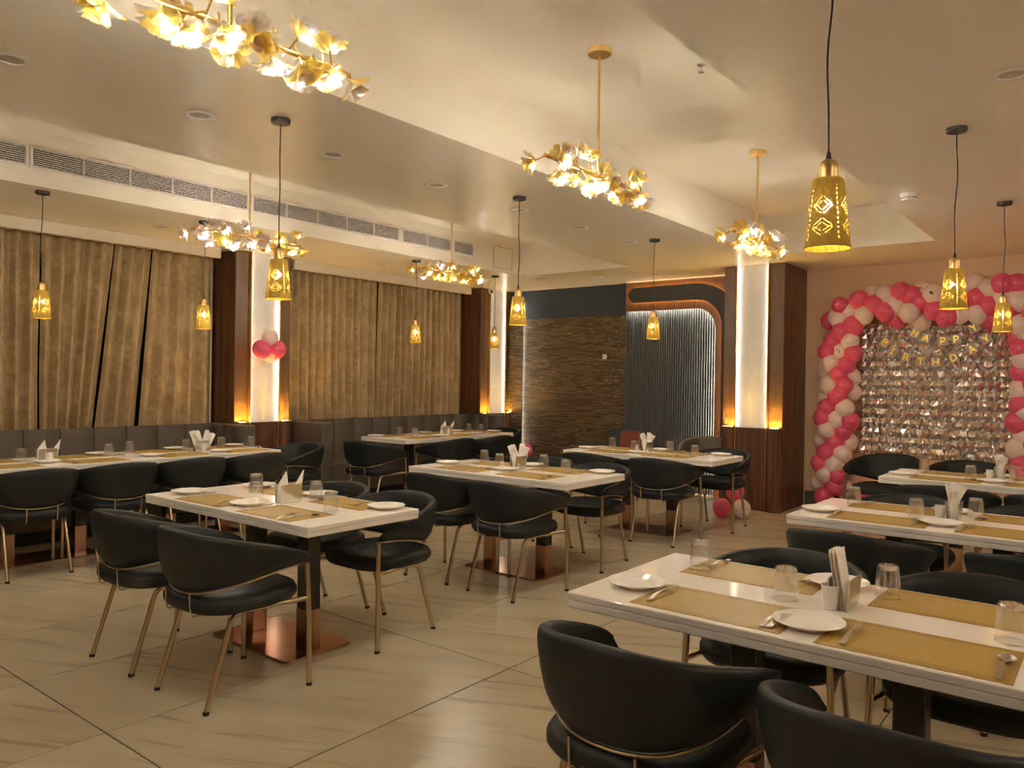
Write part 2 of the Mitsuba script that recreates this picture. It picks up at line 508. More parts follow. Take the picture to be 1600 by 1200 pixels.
pillar('dark wood pillar with a glowing white panel between the balloon wall and the fluted niche', -3.36, 8.66, 0, 0.80)
pillar('dark wood pillar with a glowing white panel between the two curtained windows, balloons on it', -7.50, 5.075, 90, 0.62)
pillar('dark wood pillar with a glowing white panel in the far corner under the ceiling camera', -7.47, 9.10, 90, 0.62)

# ------------------------------------------------------------------ window bays: pelmets, frames and curtains
for n, (a, b) in enumerate([(-0.4, 4.57), (5.50, 8.60)]):
    struct(f'trim_{2 * n + 1}', ply(bx(-7.62, -7.57, a, b, 2.688, ZC - 0.002, 0.003), 'pelmet_paint'), 'cream curtain pelmet under the ceiling')
    struct(f'trim_{2 * n + 2}', ply(cat(bx(-7.98, -7.94, b + 0.09, b + 0.125, 0.2, ZC), bx(-7.98, -7.94, a - 0.05, a, 0.2, ZC)), 'pelmet_paint'), 'cream upright window frame strip')


def curtain(y0, y1, label, seed, flare=0.0, lean0=0.0, lean1=0.0):
    r = np.random.default_rng(seed)
    width = y1 - y0
    folds = max(3, int(width / 0.115))
    nu, nz = folds * 10 + 1, 26
    u = np.linspace(0, 1, nu)
    ph = np.cumsum(r.uniform(0.7, 1.3, nu))
    ph = ph / ph[-1] * folds * 2 * np.pi
    amp = 0.030 + 0.028 * meshkit.noise(np.stack([u * folds * 0.9, 0 * u, 0 * u + seed], 1), seed)
    g = np.zeros((nz, nu, 3))
    for i, z in enumerate(np.linspace(0.80, 2.74, nz)):
        t = (2.74 - z) / 1.94
        drift = 0.5 * meshkit.noise(np.stack([u * 4, 0 * u + t * 1.6, 0 * u], 1), seed + 5)
        d = amp * (0.75 + 0.35 * t) * (2.6 * np.abs(np.sin(ph / 2 + drift * 1.1)) ** 0.8 - 1.6) + 0.006 * np.sin(2.0 * ph + 1.0 + 1.6 * t)
        crump = 0.02 * np.clip((t - 0.84) / 0.16, 0, 1) * (meshkit.fbm(np.stack([u * folds * 1.4, 0 * u + t * 16, 0 * u], 1), 3, seed + 9) - 0.5)
        g[i, :, 0] = -7.88 + d + crump
        g[i, :, 1] = y0 + u * width + lean0 * t * (1 - u) + lean1 * t * u + 0.010 * np.cos(ph + drift)
        g[i, :, 2] = z
    c = thing('curtain', label, 'curtain', 'velvet curtains drawn over the windows')
    part('drape', c, ply(sheet(g), 'curtain_velvet', smooth=True))
    top = np.array([[[-7.88 + (0.03 if q else -0.03) * 0, y0, 2.72], [-7.88, y1, 2.72]]])
    part('rail', c, ply(tube([[-7.88, y0, 2.735], [-7.88, y1, 2.735]], 0.012, 8), 'steel'))


q = 0
curtain(0.3, 2.925, 'gold brown crushed velvet curtain at the far left, left of the first dark gap', 1)
curtain(2.937, 3.600, 'narrow gold brown velvet curtain between the two nearest dark gaps of the left window', 2, lean0=0.0, lean1=-0.20)
curtain(3.610, 3.965, 'narrow gold brown velvet curtain sloping at its foot, in the middle of the left window', 3, lean0=-0.195, lean1=-0.14)
curtain(3.975, 4.66, 'gold brown velvet curtain at the right end of the left window, beside the pillar', 4, lean0=-0.135)
curtain(5.50, 7.05, 'gold brown velvet curtain left of the dark gap in the window beyond the pillar', 5)
curtain(7.065, 8.72, 'gold brown velvet curtain right of the dark gap in the window beyond the pillar', 6, lean0=-0.05)

# ------------------------------------------------------------------ air grilles in the side of the left tray
for a, b, lab in [(0.45, 2.215, 'white slatted air grille cut off by the left edge of the photo'), (2.262, 4.012, 'long white slatted air grille above the left curtain'),
                  (4.07, 5.87, 'white slatted air grille behind the hanging chandelier rod'), (5.925, 6.69, 'short white slatted air grille, third along the ceiling step'),
                  (6.75, 7.10, 'shortest white slatted air grille at the end of the ceiling step')]:
    v = thing('air_grille', lab, 'air vent')
    x, zb, zt = -6.24, 2.935, 3.07
    part('backing', v, ply(bx(x, x + 0.004, a, b, zb, zt), 'vent_dark'), label='dark duct opening')
    fr = cat(bx(x, x + 0.022, a - 0.02, b + 0.02, zt, zt + 0.014, 0.002), bx(x, x + 0.022, a - 0.02, b + 0.02, zb - 0.014, zb, 0.002),
             bx(x, x + 0.022, a - 0.02, a, zb, zt, 0.002), bx(x, x + 0.022, b, b + 0.02, zb, zt, 0.002))
    part('frame', v, ply(fr, 'vent_white'))
    for k in range(9):
        z = zb + (k + 0.5) * (zt - zb) / 9
        part('slat', v, ply(bx(x + 0.004, x + 0.018, a, b, z - 0.0022, z + 0.0022), 'vent_white'))
    nd = max(1, round((b - a) / 0.36))
    for k in range(1, nd):
        y = a + (b - a) * k / nd
        part('divider', v, ply(bx(x + 0.004, x + 0.021, y - 0.003, y + 0.003, zb, zt), 'vent_white'))
hatch = thing('access_hatch', 'square access panel outline on the side of the ceiling step', 'hatch')
part('panel', hatch, ply(bx(-6.24, -6.236, 7.50, 7.86, 2.86, 3.12, 0.001), 'ceiling_paint'))
part('seam', hatch, ply(cat(bx(-6.24, -6.2355, 7.497, 7.863, 2.857, 2.86), bx(-6.24, -6.2355, 7.497, 7.5, 2.86, 3.12), bx(-6.24, -6.2355, 7.86, 7.863, 2.86, 3.12), bx(-6.24, -6.2355, 7.497, 7.863, 3.12, 3.123)), 'vent_dark'))


# ================================================================== CEILING FITTINGS AND LAMPS
ORD = ['first', 'second', 'third', 'fourth', 'fifth', 'sixth', 'seventh', 'eighth', 'ninth', 'tenth'] + [f'{i}th' for i in range(11, 40)]


def downlight(x, y, lab, grp):
    k = thing('downlight', lab, 'ceiling light', grp)
    rim = lathe([(0.050, 0.0), (0.075, -0.002), (0.078, -0.006), (0.072, -0.010), (0.052, -0.008), (0.050, 0.0)], 28)
    part('rim', k, ply(rim, 'plastic_white', smooth=50), at(x, y, ZC))
    lens = lathe([(0.052, -0.004), (0.03, -0.0055), (0.0, -0.006)], 24)
    part('lens', k, ply(lens, 'lens_glass', smooth=True), at(x, y, ZC))


for i, y in enumerate([1.294, 2.17, 3.035, 3.94, 4.89, 5.76, 6.63]):
    downlight(-3.81, y, f'unlit round downlight in the ceiling strip between the trays, {ORD[i]} from the camera', 'downlights between the trays')
for x, y, lab in [(-6.95, 3.6, 'over the first sofa'), (-6.95, 4.9, 'in front of the pillar with balloons'), (-6.95, 6.3, 'over the second sofa'), (-6.10, 8.32, 'in the far corner, left of another one'), (-5.35, 8.55, 'in the far corner, right of another one')]:
    downlight(x, y, f'small unlit downlight in the low ceiling {lab}', 'downlights near the curtains')
for x, y, lab in [(-0.412, 3.98, 'the nearer of two'), (-0.41, 5.9, 'the farther and smaller of two')]:
    downlight(x, y, f'unlit round downlight in the ceiling near the right edge, {lab}', 'downlights on the right')
sm = thing('smoke_detector', 'white smoke detector on the ceiling beside the tray, right of the nearest pendant', 'smoke detector')
part('base', sm, ply(lathe([(0.0, 0.0), (0.058, 0.0), (0.058, -0.016), (0.0, -0.016)], 28), 'plastic_white', smooth=40), at(-1.23, 6.06, ZC))
part('head', sm, ply(lathe([(0.052, -0.016), (0.052, -0.038), (0.046, -0.048), (0.0, -0.050)], 28), 'plastic_white', smooth=40), at(-1.23, 6.06, ZC))
for a in range(-60, 130, 25):
    slot = bx(-0.007, 0.007, -0.0535, -0.0505, -0.036, -0.030)
    part('slot', sm, ply(slot, 'vent_dark'), T().translate([-1.23, 6.06, ZC]).rotate([0, 0, 1], a))
sp = thing('sprinkler', 'small pendent sprinkler head on the raised tray ceiling', 'sprinkler')
part('escutcheon', sp, ply(lathe([(0.0, 0.0), (0.026, 0.0), (0.022, -0.006), (0.0, -0.007)], 20), 'steel', smooth=40), at(-1.87, 4.02, ZT))
part('frame', sp, ply(cat(tube([[-0.009, 0, -0.005], [-0.010, 0, -0.04]], 0.0025, 6), tube([[0.009, 0, -0.005], [0.010, 0, -0.04]], 0.0025, 6)), 'steel'), at(-1.87, 4.02, ZT))
part('deflector', sp, ply(lathe([(0.0, -0.040), (0.017, -0.040), (0.017, -0.043), (0.0, -0.043)], 16), 'steel', smooth=30), at(-1.87, 4.02, ZT))
cam = thing('ceiling_camera', 'small white dome security camera at the top of the far corner pillar', 'security camera')
part('base', cam, ply(lathe([(0.0, 0.0), (0.05, 0.0), (0.05, -0.03), (0.0, -0.03)], 24), 'plastic_white', smooth=40), at(-7.36, 8.80, ZC))
part('head', cam, ply(ball(0.046, 3, (0, 0, -0.055)), 'plastic_white', smooth=True), at(-7.36, 8.80, ZC))
part('lens', cam, ply(ball(0.02, 2, (0.028, -0.024, -0.066)), 'black_metal', smooth=True), at(-7.36, 8.80, ZC))


# ------------------------------------------------------------------ pendant lamps: amber pierced shades
def shade_mesh():
    nt, nz = 160, 96
    H = 0.205
    keep = np.ones((nz, nt), bool)
    for i in range(nz):
        for j in range(nt):
            th = (j + 0.5) / nt * 4.0                  # four diamonds round the shade
            z = (i + 0.5) / nz
            for c, w in ((0.60, 0.135), (0.28, 0.135)):
                dx = abs((th % 1.0) - 0.5) / 0.36
                dz = abs(z - c) / w
                d = dx + dz
                if 0.95 < d < 1.03 and dx > 0.08 and dz > 0.08 or 0.50 < d < 0.58 and dx > 0.06 or (0.64 < d < 0.86 and dz < 0.06):
                    keep[i, j] = False
            s = abs(((th + 0.5) % 1.0) - 0.5)
            if s < 0.03 and (z * 14) % 1.0 > 0.45 and 0.1 < z < 0.9:
                keep[i, j] = False
    ang = np.arange(nt) * 2 * np.pi / nt
    zz = np.linspace(0, 1, nz + 1)
    rad = 0.0655 - 0.021 * zz
    bump = 0.0012 * np.cos(ang * 24)[None, :] * np.cos(zz * math.pi * 16)[:, None]
    r = rad[:, None] + bump
    v = np.stack([r * np.cos(ang), r * np.sin(ang), np.repeat((zz * H)[:, None], nt, 1)], -1).reshape(-1, 3)
    f = []
    for i in range(nz):
        for j in range(nt):
            if keep[i, j]:
                k = (j + 1) % nt
                a, b, c, d = i * nt + j, i * nt + k, (i + 1) * nt + k, (i + 1) * nt + j
                f += [[a, b, c], [a, c, d]]
    body = trimesh.Trimesh(v, f, process=False)
    top = lathe([(0.0445, H), (0.043, H + 0.004), (0.026, H + 0.006)], 48)
    lip = lathe([(0.0655, 0.0), (0.0675, 0.001), (0.0675, 0.006), (0.0655, 0.007)], 48)
    return cat(body, top, lip)


P_SHADE = ply(shade_mesh(), 'amber_shade', smooth=True)
P_CAP = ply(lathe([(0.0, 0.272), (0.010, 0.270), (0.022, 0.262), (0.027, 0.252), (0.0275, 0.235), (0.0275, 0.205), (0.0, 0.205)], 32), 'gold_metal', smooth=40)
P_NIP = ply(lathe([(0.0, 0.295), (0.005, 0.293), (0.008, 0.274), (0.010, 0.268), (0.0, 0.268)], 14), 'black_metal', smooth=40)
P_BULB = ply(lathe([(0.0, 0.098), (0.009, 0.101), (0.0155, 0.112), (0.0155, 0.122), (0.010, 0.140), (0.007, 0.150), (0.0, 0.150)], 12), 'black_metal', emitter={'type': 'area', 'radiance': {'type': 'rgb', 'value': PENDANT_L}})
P_SOCK = ply(lathe([(0.0, 0.150), (0.010, 0.150), (0.012, 0.205), (0.0, 0.205)], 14), 'gold_metal', smooth=40)
P_CAN = ply(lathe([(0.0, 0.0), (0.050, 0.0), (0.050, -0.018), (0.046, -0.023), (0.0, -0.024)], 32), 'black_metal', smooth=40)


def pendant(x, y, lab, seed, zb=1.85):
    k = thing('pendant_lamp', lab, 'pendant lamp', 'amber pierced pendant lamps')
    r = np.random.default_rng(seed)
    part('canopy', k, P_CAN, at(x, y, ZC), 'round black ceiling canopy')
    zz = np.linspace(ZC - 0.02, zb + 0.285, 16)
    w = np.sin(np.linspace(0, np.pi, 16))
    px = x + 0.006 * w * np.sin(zz * 7 + seed) + 0.003 * w * np.sin(zz * 17 + seed)
    py = y + 0.005 * w * np.cos(zz * 6 + seed * 2)
    part('cord', k, ply(tube(np.stack([px, py, zz], 1), 0.0032, 6), 'black_metal', smooth=True), label='black cord')
    a = r.uniform(0, 90)
    tf = at(x, y, zb, a)
    part('nipple', k, P_NIP, tf)
    part('cap', k, P_CAP, tf, 'brushed gold cap')
    part('shade', k, P_SHADE, tf, 'amber glass shade pierced with diamonds')
    s = part('socket', k, P_SOCK, tf)
    part('bulb', k, P_BULB, tf, 'glowing bulb')


for i, (x, y, lab) in enumerate([
        (-0.715, 2.43, 'nearest and largest amber pendant lamp, its black cord leaving the top edge'),
        (-0.72, 4.654, 'amber pendant lamp in front of the balloon arch, second from the camera on the right'),
        (-0.722, 6.72, 'amber pendant lamp over the upper right corner of the silver foil, farthest on the right'),
        (-3.53, 2.465, 'amber pendant lamp in front of the pillar with the three balloons'),
        (-3.56, 4.567, 'amber pendant lamp in front of the far corner pillar, over the middle table'),
        (-3.545, 6.65, 'amber pendant lamp in front of the fluted grey panel'),
        (-6.39, 2.39, 'amber pendant lamp at the far left in front of the left curtains'),
        (-6.40, 3.70, 'amber pendant lamp near the right end of the left curtains'),
        (-6.42, 6.33, 'small amber pendant lamp in front of the curtain beyond the pillar'),
        (-6.50, 7.845, 'smallest amber pendant lamp beside the glowing panel of the far corner pillar')]):
    pendant(x, y, lab, i + 1)


# ------------------------------------------------------------------ flower chandeliers
def petal_mesh():
    n, m = 7, 5
    g = np.zeros((n, m, 3))
    for i in range(n):
        for j in range(m):
            a, b = i / (n - 1), (j / (m - 1) - 0.5) * 2
            w = 0.0150 * math.sin(math.pi * (0.04 + 0.90 * a ** 1.35)) ** 0.6
            g[i, j] = [0.012 + 0.044 * a, w * b, 0.020 * a - 0.010 * a * a + 0.006 * (b * b) * w / 0.015]
    return sheet(g)


def petal_tf(k, n, ring, r):
    m = trimesh.transformations.rotation_matrix
    return m(2 * math.pi * (k + 0.5 * ring) / n + r.uniform(-.08, .08), [0, 0, 1]) @ m(-(0.25 + 0.55 * ring) + r.uniform(-.15, .15), [0, 1, 0])


P_PETAL_A = ply(petal_mesh(), 'amber_petal', smooth=True)
P_PETAL_C = ply(petal_mesh(), 'clear_petal', smooth=True)
P_DISC = ply(lathe([(0.0, 0.030), (0.013, 0.029), (0.0165, 0.026), (0.0165, 0.023), (0.0, 0.022)], 20), 'gold_metal', smooth=40)
P_STEM = ply(lathe([(0.0, 0.022), (0.003, 0.022), (0.003, -0.060), (0.0, -0.060)], 8), 'gold_metal', smooth=40)
P_LAMP = ply(ball(0.0105, 1), 'black_metal', emitter={'type': 'area', 'radiance': {'type': 'rgb', 'value': CHANDELIER_L}})


def flower_merged(seed):
    r = np.random.default_rng(seed)
    ms = []
    for ring, n in ((0, 9), (1, 8)):
        for k in range(n):
            p = petal_mesh()
            p.apply_transform(petal_tf(k, n, ring, r))
            ms.append(p)
    return cat(ms)


P_FLOWER = [ply(flower_merged(40 + i), 'amber_petal' if i != 1 else 'clear_petal', smooth=True) for i in range(3)]


def chandelier(x, y, lab, seed, detail):
    k = thing('flower_chandelier', lab, 'chandelier', 'gold glass flower chandeliers')
    r = np.random.default_rng(seed)
    zb = 2.53
    part('canopy', k, ply(lathe([(0.0, 0.0), (0.062, 0.0), (0.062, -0.028), (0.0, -0.030)], 32), 'gold_metal', smooth=40), at(x, y, ZT), 'round gold ceiling canopy')
    part('rod', k, ply(tube([[x, y, ZT - 0.02], [x, y, zb]], 0.0075, 10), 'gold_metal', smooth=40), label='straight gold rod')
    part('bar', k, ply(tube([[x, y - 0.48, zb], [x, y + 0.48, zb]], 0.010, 10), 'gold_metal', smooth=40), label='horizontal gold bar')
    nf = 20
    for i in range(nf):
        yy = y - 0.46 + 0.92 * i / (nf - 1) + r.uniform(-0.015, 0.015)
        ang = math.radians([200, 330, 265, 100, 25, 240, 300, 170, 65, 285, 215, 345, 140, 250, 30, 290, 190, 310, 80, 270][i] + r.uniform(-20, 20))
        d = np.array([math.cos(ang), r.uniform(-0.35, 0.35) + (-0.9 if i == 0 else 0.9 if i == nf - 1 else 0), math.sin(ang)])
        d /= np.linalg.norm(d)
        c = np.array([x, yy, zb]) + d * (0.028 if i % 2 else 0.056)
        M = trimesh.geometry.align_vectors([0, 0, 1], d)
        M[:3, :3] *= 1.34
        M[:3, 3] = c
        tf = T(M.tolist())
        fl = part('flower', k, P_STEM, tf)
        part('centre', fl, P_DISC, tf)
        if detail:
            for ringi, n in ((0, 9), (1, 8)):
                for p in range(n):
                    m = M @ petal_tf(p, n, ringi, r)
                    part('petal', fl, P_PETAL_C if r.uniform() < 0.42 else P_PETAL_A, T(m.tolist()))
        else:
            part('petals', fl, P_FLOWER[int(r.integers(0, 3))], tf)
        if i % 4 != 3:
            lp = c + d * 0.040 + np.array([0.016 * math.sin(3 * i), 0.024, -0.010])
            part('bulb', k, P_LAMP, at(*[float(q) for q in lp]), 'bright little bulb')


for i, (x, y, lab, det) in enumerate([
        (-2.22, 1.36, 'nearest flower chandelier of gold glass petals, cut off by the top of the photo', True),
        (-2.22, 3.52, 'flower chandelier of gold glass petals, middle one of the central ceiling tray', True),
        (-2.22, 5.78, 'flower chandelier of gold glass petals above the pillar, farthest in the central tray', False),
        (-5.43, 3.52, 'flower chandelier of gold glass petals in front of the long air grille', False),
        (-5.43, 5.85, 'flower chandelier of gold glass petals in front of the second curtained window', False),
        (-2.22, -0.86, 'flower chandelier in the central tray behind the camera', False), (-5.43, 1.13, 'flower chandelier in the left tray, out of the photo to the left', False),
        (1.70, 1.36, 'flower chandelier in the right tray, first from the camera', False), (1.70, 3.52, 'flower chandelier in the right tray, second from the camera', False),
        (1.70, 5.78, 'flower chandelier in the right tray, third from the camera', False)]):
    chandelier(x, y, lab, 60 + i, det)


# ================================================================== BANQUETTE SOFAS
def sofa(lab, y0, y1, ret0, ret1, n):
    k = thing('banquette_sofa', lab, 'sofa')
    xb = -7.76
    part('base', k, ply(bx(xb, -7.16, y0, y1, 0.0, 0.10, 0.004), 'black_leather'), label='black plinth')
    part('seat', k, ply(bx(xb + 0.1, -7.12, y0 + 0.02, y1 - 0.02, 0.10, 0.46, 0.03), 'grey_leather', smooth=50))
    part('back_core', k, ply(bx(xb, xb + 0.12, y0, y1, 0.10, 0.925, 0.012), 'grey_leather'))
    w = (y1 - y0) / n
    for i in range(n):
        a, b = y0 + i * w + 0.003, y0 + (i + 1) * w - 0.003
        pts = [(xb + 0.11, a)] + [(xb + 0.150 + 0.035 * math.sin(math.pi * s) ** 0.7, a + (b - a) * s) for s in np.linspace(0, 1, 9)] + [(xb + 0.11, b)]
        m = prism_xy(Polygon(pts).buffer(0), 0.44, 0.935)
        part('back_channel', k, ply(m, 'grey_leather', smooth=40))
    for yr, side in ((ret0, 1), (ret1, -1)):
        if yr is None:
            continue
        a, b = sorted((yr, yr + side * 0.15))
        part('end_wing', k, ply(bx(xb, -7.03, a, b, 0.0, 0.935, 0.018), 'grey_leather', smooth=50), label='grey upholstered end wing')
        for i in range(3):
            c = xb + 0.19 + i * 0.18
            yy = yr + side * 0.155
            pts = [(c, yy - side * 0.02)] + [(c + 0.176 * s, yy + side * 0.028 * math.sin(math.pi * s) ** 0.7) for s in np.linspace(0, 1, 9)] + [(c + 0.176, yy - side * 0.02)]
            part('wing_channel', k, ply(prism_xy(Polygon(pts).buffer(0), 0.44, 0.93), 'grey_leather', smooth=40))


sofa('grey channel-back banquette sofa under the left curtains', -0.3, 4.52, None, 4.67, 16)
sofa('grey channel-back banquette sofa under the curtains beyond the pillar', 5.52, 8.62, 5.50, 8.76, 10)


# ================================================================== CHAIRS
def spl(P, n):
    from scipy.interpolate import CubicSpline
    P = np.asarray(P, float)
    d = np.r_[0, np.cumsum(np.linalg.norm(np.diff(P, axis=0), axis=1))]
    return CubicSpline(d / d[-1], P)(np.linspace(0, 1, n))


PLAN = [(-0.262, 0.235), (-0.284, 0.09), (-0.268, -0.09), (-0.180, -0.222), (0, -0.268), (0.180, -0.222), (0.268, -0.09), (0.284, 0.09), (0.262, 0.235)]


def shell_shape():
    n, m = 61, 22
    c = spl(PLAN, n)
    t = np.gradient(c, axis=0)
    t /= np.linalg.norm(t, axis=1, keepdims=True)
    out = np.stack([t[:, 1], -t[:, 0]], 1)       # away from the seat
    u = np.linspace(-1, 1, n)
    zb = 0.494 + 0.082 * (1 - np.cos(np.pi * np.minimum(1, np.abs(u) / 0.92))) / 2
    zt = 0.622 + 0.150 * (1 - np.abs(u) ** 1.75)
    rows = []
    for i in range(n):
        e = max(0.0, (abs(u[i]) - 0.90) / 0.10)
        k = math.sqrt(max(0.0, 1 - e ** 2.2))
        zc, hh, th = (zb[i] + zt[i]) / 2, (zt[i] - zb[i]) / 2 * (0.30 + 0.70 * k if e < 1 else 0.02), 0.029 * max(k, 0.02)
        if e >= 1:
            hh = 0.004
        for j in range(m):
            a = 2 * math.pi * j / m
            ca, sa = math.cos(a), math.sin(a)
            o = th * math.copysign(abs(ca) ** 0.75, ca)
            h = hh * math.copysign(abs(sa) ** 0.55, sa)
            lean = (0.018 * h / hh - 0.020 * max(0.0, -h / hh) ** 2.5 * (1 - 0.5 * abs(u[i]) ** 2)) if hh > 0.01 else 0.0
            # the padded back bellies a little outwards in the middle of its height
            q = out[i] * (o + lean)
            rows.append([c[i, 0] + q[0], c[i, 1] + q[1], zc + h])
    v = np.array(rows)
    f = []
    for i in range(n - 1):
        for j in range(m):
            k = (j + 1) % m
            a, b = i * m, (i + 1) * m
            f += [[a + j, a + k, b + k], [a + j, b + k, b + j]]
    v = np.vstack([v, v[:m].mean(0), v[-m:].mean(0)])
    for j in range(m):
        k = (j + 1) % m
        f += [[len(v) - 2, k, j], [len(v) - 1, (n - 1) * m + j, (n - 1) * m + k]]
    mesh = trimesh.Trimesh(v, f, process=False)
    if mesh.volume < 0:
        mesh.invert()
    rail = np.stack([c[:, 0] + out[:, 0] * -0.022, c[:, 1] + out[:, 1] * -0.022, zb - 0.005], 1)
    return mesh, rail


def cushion(w, d, z0, z1, rnd=0.03, n=40, p=3.2):
    rows = []
    a = np.arange(n) * 2 * np.pi / n
    cx = np.sign(np.cos(a)) * np.abs(np.cos(a)) ** (2 / p)
    cy = np.sign(np.sin(a)) * np.abs(np.sin(a)) ** (2 / p)
    prof = [(0.0, z0), (1 - rnd * 1.6 / (w / 2), z0), (1 - rnd * 0.5 / (w / 2), z0 + rnd * 0.4), (1, z0 + rnd * 1.1), (1, z1 - rnd * 1.1), (1 - rnd * 0.4 / (w / 2), z1 - rnd * 0.4), (1 - rnd * 1.5 / (w / 2), z1), (0.6, z1 + 0.006), (0.0, z1 + 0.008)]
    for s, z in prof:
        rows.append(np.stack([cx * w / 2 * s, cy * d / 2 * s, np.full(n, z)], 1))
    v = np.vstack(rows)
    f = []
    for i in range(len(prof) - 1):
        for j in range(n):
            k = (j + 1) % n
            f += [[i * n + j, i * n + k, (i + 1) * n + k], [i * n + j, (i + 1) * n + k, (i + 1) * n + j]]
    t = trimesh.Trimesh(v, f, process=False)
    t.merge_vertices()
    t.update_faces(t.nondegenerate_faces())
    if t.volume < 0:
        t.invert()
    return t


def chair_proto(leather):
    shell, rail = shell_shape()
    P = [('seat', ply(cushion(0.515, 0.525, 0.398, 0.488), leather, smooth=True), None),
         ('backrest', ply(shell, leather, smooth=True), None),
         ('back_rail', ply(tube(rail, 0.0055, 8), 'brass_tube', smooth=True), 'thin gold rail under the backrest')]
    for i, s in enumerate((-1, 1)):
        x = s * 0.268
        leg = tube([[x, 0.243, 0.006], [x * 0.995, 0.240, 0.30], [x * 0.95, 0.232, 0.574]], 0.0125, 10)
        P += [(f'leg#f{i}', ply(leg, 'brass_tube', smooth=40), None), (f'leg#f{i}/foot_cap', ply(lathe([(0.0, 0), (0.0135, 0), (0.0135, 0.014), (0.0, 0.015)], 12).apply_translation([x, 0.243, 0]), 'black_rubber', smooth=40), None)]
        rear = bend([[s * 0.206, -0.240, 0.006], [s * 0.200, -0.115, 0.405], [s * 0.262, 0.236, 0.410]], 0.06, 8)
        P += [(f'leg#r{i}', ply(tube(rear, 0.0115, 10), 'brass_tube', smooth=40), None), (f'leg#r{i}/foot_cap', ply(lathe([(0.0, 0), (0.0135, 0), (0.0135, 0.014), (0.0, 0.015)], 12).apply_translation([s * 0.206, -0.240, 0]), 'black_rubber', smooth=40), None)]
        P.append((f'support#{i}', ply(tube(bend([[s * 0.10, -0.262, 0.497], [s * 0.10, -0.255, 0.395], [s * 0.10, -0.12, 0.398]], 0.02, 4), 0.0045, 6), 'brass_tube', smooth=40), None))
    P.append(('seat_bar', ply(tube([[-0.20, -0.10, 0.400], [0.20, -0.10, 0.400]], 0.008, 8), 'brass_tube', smooth=40), None))
    return P


CHAIR = chair_proto('black_leather')
GREY_CHAIR = chair_proto('grey_leather')


def chair(x, y, rz, lab, group=None, proto=CHAIR):
    k = thing('dining_chair', lab, 'chair', group)
    stamp(proto, k, at(x, y, 0, rz))


G = 'black barrel-back dining chairs with gold legs'
CH = [
    # table in the left foreground
    (-3.91, 2.035, 0, 'black barrel-back chair on the near side of the left foreground table, left of two'),
    (-3.25, 2.035, 0, 'black barrel-back chair before the left foreground table, gold legs in full view'),
    (-3.915, 3.03, 180, 'black barrel-back chair half hidden behind the left foreground table'),
    (-3.325, 3.01, 180, 'black barrel-back chair with seat showing at the far right corner of the left foreground table'),
    # middle table
    (-3.92, 4.24, 0, 'left of the two black chairs on the near side of the middle table'),
    (-3.28, 4.21, -4, 'right of the two black chairs on the near side of the middle table'),
    (-3.95, 5.36, 180, 'black chair behind the middle table, only the rim of its back showing over the plates'),
    (-3.345, 5.26, 180, 'black chair with its seat showing at the far right corner of the middle table'),
    # table by the fluted niche
    (-4.02, 6.42, 0, 'left black chair on the near side of the table before the fluted grey panel'),
    (-3.30, 6.43, 3, 'right black chair on the near side of the table before the fluted panel'),
    (-3.21, 7.41, 180, 'black chair at the far right corner of the fluted panel table, near the floor balloons'),
    # near right table
    (-1.05, 1.985, 0, 'large black chair in front of the nearest right table, the left one'),
    (-0.38, 1.93, 0, 'large black chair in the bottom right corner of the photo'),
    (-1.02, 2.93, 180, 'black chair behind the nearest right table, the one left of its napkin holder'),
    (-0.38, 2.95, 180, 'black chair behind the nearest right table, right of its napkin holder'),
    # second right table
    (-1.01, 3.98, -2, 'black chair on the near side of the second right table, left of the two'),
    (-0.235, 3.98, 0, 'black chair on the near side of the second right table, right of two'),
    (-1.02, 5.06, 180, 'black chair behind the second right table, left of its flared napkins'),
    (-0.36, 5.06, 180, 'black chair behind the second right table, right of its flared napkins'),
    # third right table
    (-0.98, 6.20, 0, 'black chair on the near side of the farthest right table, left of two'),
    (-0.32, 6.20, 0, 'black chair on the near side of the farthest right table, right of two'),
    (-1.83, 8.12, 170, 'black chair with empty seat before the lower left corner of the silver foil'),
    (-1.10, 7.90, 180, 'black chair behind the farthest right table, under the middle of the silver foil'),
    # long wall tables, left sofa
    (-6.215, 2.25, 90, 'black chair at the left edge, first one along the long wall table'),
    (-6.215, 2.85, 90, 'second black chair from the left along the long wall table'),
    (-6.215, 3.45, 90, 'third black chair from the left along the long wall table'),
    (-6.215, 4.05, 90, 'fourth black chair from the left along the long wall table, next to its right end'),
    (-6.62, 4.80, 180, 'black chair at the right end of the long wall table, beside the sofa'),
    # wall table beyond the pillar
    (-6.43, 5.73, 8, 'black chair at the near end of the table by the second sofa'),
    (-6.20, 6.64, 90, 'middle black chair on the near side of the table by the second sofa'),
    (-6.20, 7.34, 90, 'farthest black chair on the near side of the table by the second sofa'),
    (-6.83, 8.36, 180, 'black chair at the far end of the table by the second sofa, in the corner'),
]
for x, y, rz, lab in CH:
    chair(x, y, rz, lab, G)
chair(-4.06, 9.02, 190, 'grey barrel-back chair standing in the niche before the fluted panel', None, GREY_CHAIR)


def side_chair(x, y, rz, lab, leather):
    k = thing('side_chair', lab, 'chair')
    tf = at(x, y, 0, rz)
    back = trimesh.creation.extrude_polygon(sbox(-0.085, 0.0, 0.085, 0.30).buffer(0.05), 0.055)
    back.apply_transform(trimesh.transformations.rotation_matrix(math.radians(96), [1, 0, 0]))
    back.apply_translation([0, -0.17, 0.45])
    part('backrest', k, ply(back, leather, smooth=40), tf)
    part('seat', k, ply(cushion(0.42, 0.42, 0.41, 0.47), leather, smooth=True), tf)
    for sx in (-1, 1):
        for sy in (-1, 1):
            part('leg', k, ply(tube([[sx * 0.18, sy * 0.18, 0.0], [sx * 0.15, sy * 0.15, 0.42]], 0.012, 8), 'black_metal', smooth=40), tf)


